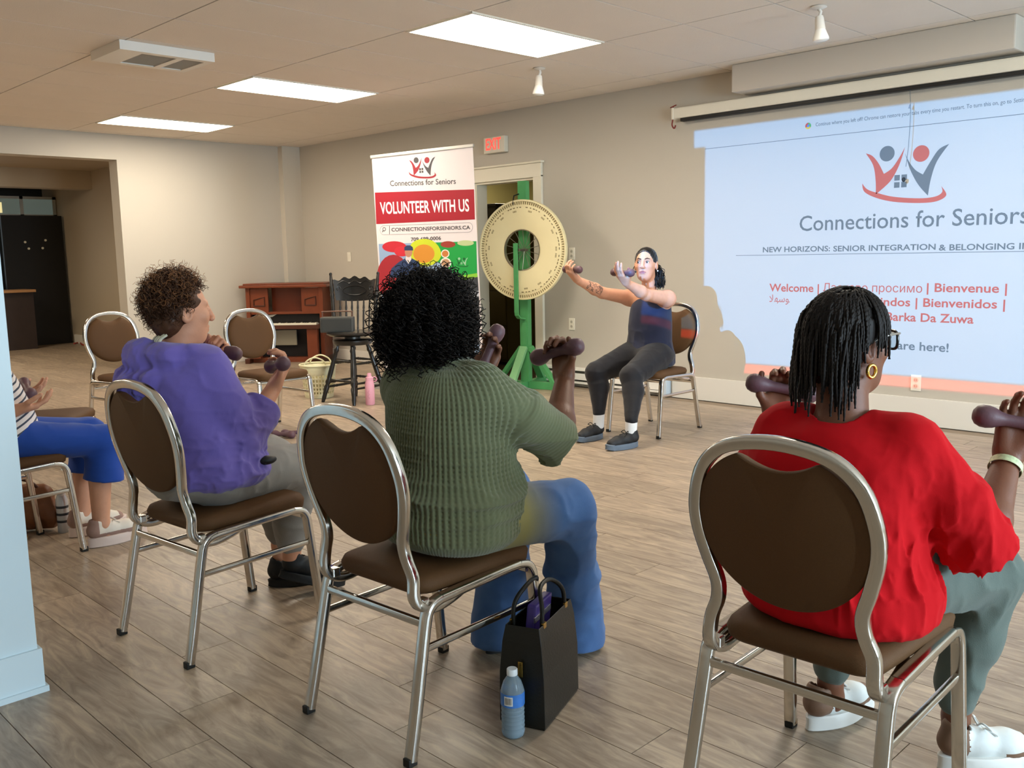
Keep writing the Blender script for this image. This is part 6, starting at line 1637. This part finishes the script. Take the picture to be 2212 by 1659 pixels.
MB(hb0).obox(hq(-.006, Db*.5, .17), nbg*.007, EZ*.022, eb*.002, .002).build('zip_pull', GLD, hb)
pk2 = empty('purple_packet', hq(Lb*.45, Db*.5, .2), 0, 'purple and silver packet sticking out of the black handbag', 'packet')
pko = hq(Lb*.45, Db*.5, .2)
MB(pko).obox(hq(Lb*.45, Db*.5, .245), eb*.06, EZ*.075+eb*.02, nbg*.014, .006).build('wrapper', mat('packet_purple', '4A3A8E', rough=.35), pk2)
MB(pko).obox(hq(Lb*.45, Db*.5-.0155, .285), eb*.058, EZ*.008, nbg*.002, .001).build('silver_band', mat('packet_silver', 'B8B4C4', rough=.25, metal=.7), pk2)

# --- water bottle
wo_ = at(1109, 1588, Z=0); wb2 = empty('water_bottle', wo_, 0, 'clear plastic water bottle with blue label on the floor beside the handbag', 'bottle')
PET = mat('bottle_pet', 'C4D8E4', rough=.08, trans=.7, ior=1.2); 
hs = .205/.205
prof = [(0, .004), (.022, .0), (.029, .006), (.0315, .016)]
for k in range(6): prof += [(.0315, .022+.013*k), (.0298, .028+.013*k), (.0315, .034+.013*k)]
prof += [(.0318, .102), (.0318, .142), (.0305, .150), (.024, .172), (.0155, .186), (.0125, .192), (.0125, .200)]
prof = [(r, z*.9) for r, z in prof]
MB(wo_).lathe(prof, wo_, 32).build('shell', PET, wb2, 50)
MB(wo_).lathe([(0, .006)]+[(max(r-.0012, 0), z) for r, z in prof[2:-12]]+[(.0300, .090), (0, .090)], wo_, 28).build('water', mat('water', 'B4CCDC', rough=.05, trans=.7, ior=1.15), wb2, 50)
MB(wo_).lathe([(.0322, .092), (.0324, .094), (.0324, .126), (.0322, .128)], wo_, 32).build('label', mat('label_blue', '3E78C4', rough=.35, noise=(60, .25)), wb2, 50)
MB(wo_).lathe([(.0135, .172), (.0145, .173), (.0145, .188), (.013, .190), (0, .190)], wo_, 24).build('cap', mat('cap_white', 'E4E8EA', rough=.35), wb2, 40)
vd = nrm(-wo_*A_([1, 1, 0])); vr_ = A_([-vd[1], vd[0], 0])
def lp(a, z, rr=.0328): return wo_+(vd*math.cos(a)+vr_*math.sin(a))*rr+EZ*z
cb = mat('label_white', 'E8E6E0', rough=.4)
MB(wo_).add([lp(a, z) for z in (.098, .123) for a in (-.75, -.5, -.25, -.0)], [(0,1,5,4),(1,2,6,5),(2,3,7,6)]).build('barcode_field', cb, wb2)
for k in range(7): a = -.66+k*.085; MB(wo_).add([lp(a, .101, .0331), lp(a+.035, .101, .0331), lp(a+.035, .120, .0331), lp(a, .120, .0331)], [(0,1,2,3)]).build('barcode_bar', BLACK, wb2)

# --- brown bag under the chair by the pillar, with a small bottle beside it
o_ = A_([-4.56, 1.36, 0]); p_ = at(105, 1160, Z=0); p_ = A_([-4.75, 1.30, 0])
bg = empty('brown_bag', p_, 0, 'brown leather bag on the floor under the chair beside the pillar', 'bag')
S = Sdf(); S.cone(p_+A_([-.10, -.02, .08]), p_+A_([.06, .16, .08]), .075, .07, k=.05, flat=(A_([.8, -.6, 0]), .8)); S.cone(p_+A_([-.09, -.02, .19]), p_+A_([.05, .15, .185]), .045, .04, k=.06); S.plane((0, 0, .004), (0, 0, -1), k=.01); S.disp = folds(.008, (14, 14, 9), 101)
link('body', S.mesh('body', .006, p_), mat('bag_brown', '7A4A2A', rough=.5, noise=(14, .25), bump=(60, .2)), bg)
MB(p_).tube(spline([p_+A_([-.08, -.03, .21]), p_+A_([-.02, -.02, .27]), p_+A_([.05, .08, .26]), p_+A_([.06, .14, .20])], 6), .008, 8).build('strap', mat('bag_strap', '5A3420', rough=.5), bg, 60)
MB(p_).tube(spline([p_+A_([.06, .0, .09]), p_+A_([.10, .04, .012]), p_+A_([.16, .02, .008]), p_+A_([.13, -.04, .01])], 5), .007, 6).build('strap', mat('strap_tan', 'A8875A', rough=.5), bg, 60)
q_ = A_([-4.60, 1.50, 0]); wb3 = empty('steel_bottle', q_, 0, 'slim pale bottle standing behind the chair leg near the striped-top person', 'bottle')
MB(q_).lathe([(0, 0), (.026, 0), (.028, .005), (.028, .16), (.020, .18), (0, .18)], q_, 20).build('body', mat('bottle_pale', 'C8CCD0', rough=.25, metal=.3), wb3, 40)
MB(q_).lathe([(.018, .178), (.020, .182), (.020, .205), (0, .208)], q_, 16).build('cap', mat('cap_white', 'E4E8EA', rough=.35), wb3, 40)
for z in (.05, .085, .12): MB(q_).lathe([(.0283, z), (.0286, z+.002), (.0286, z+.010), (.0283, z+.012)], q_, 20).build('band', mat('bottle_band', '30343C', rough=.4), wb3)
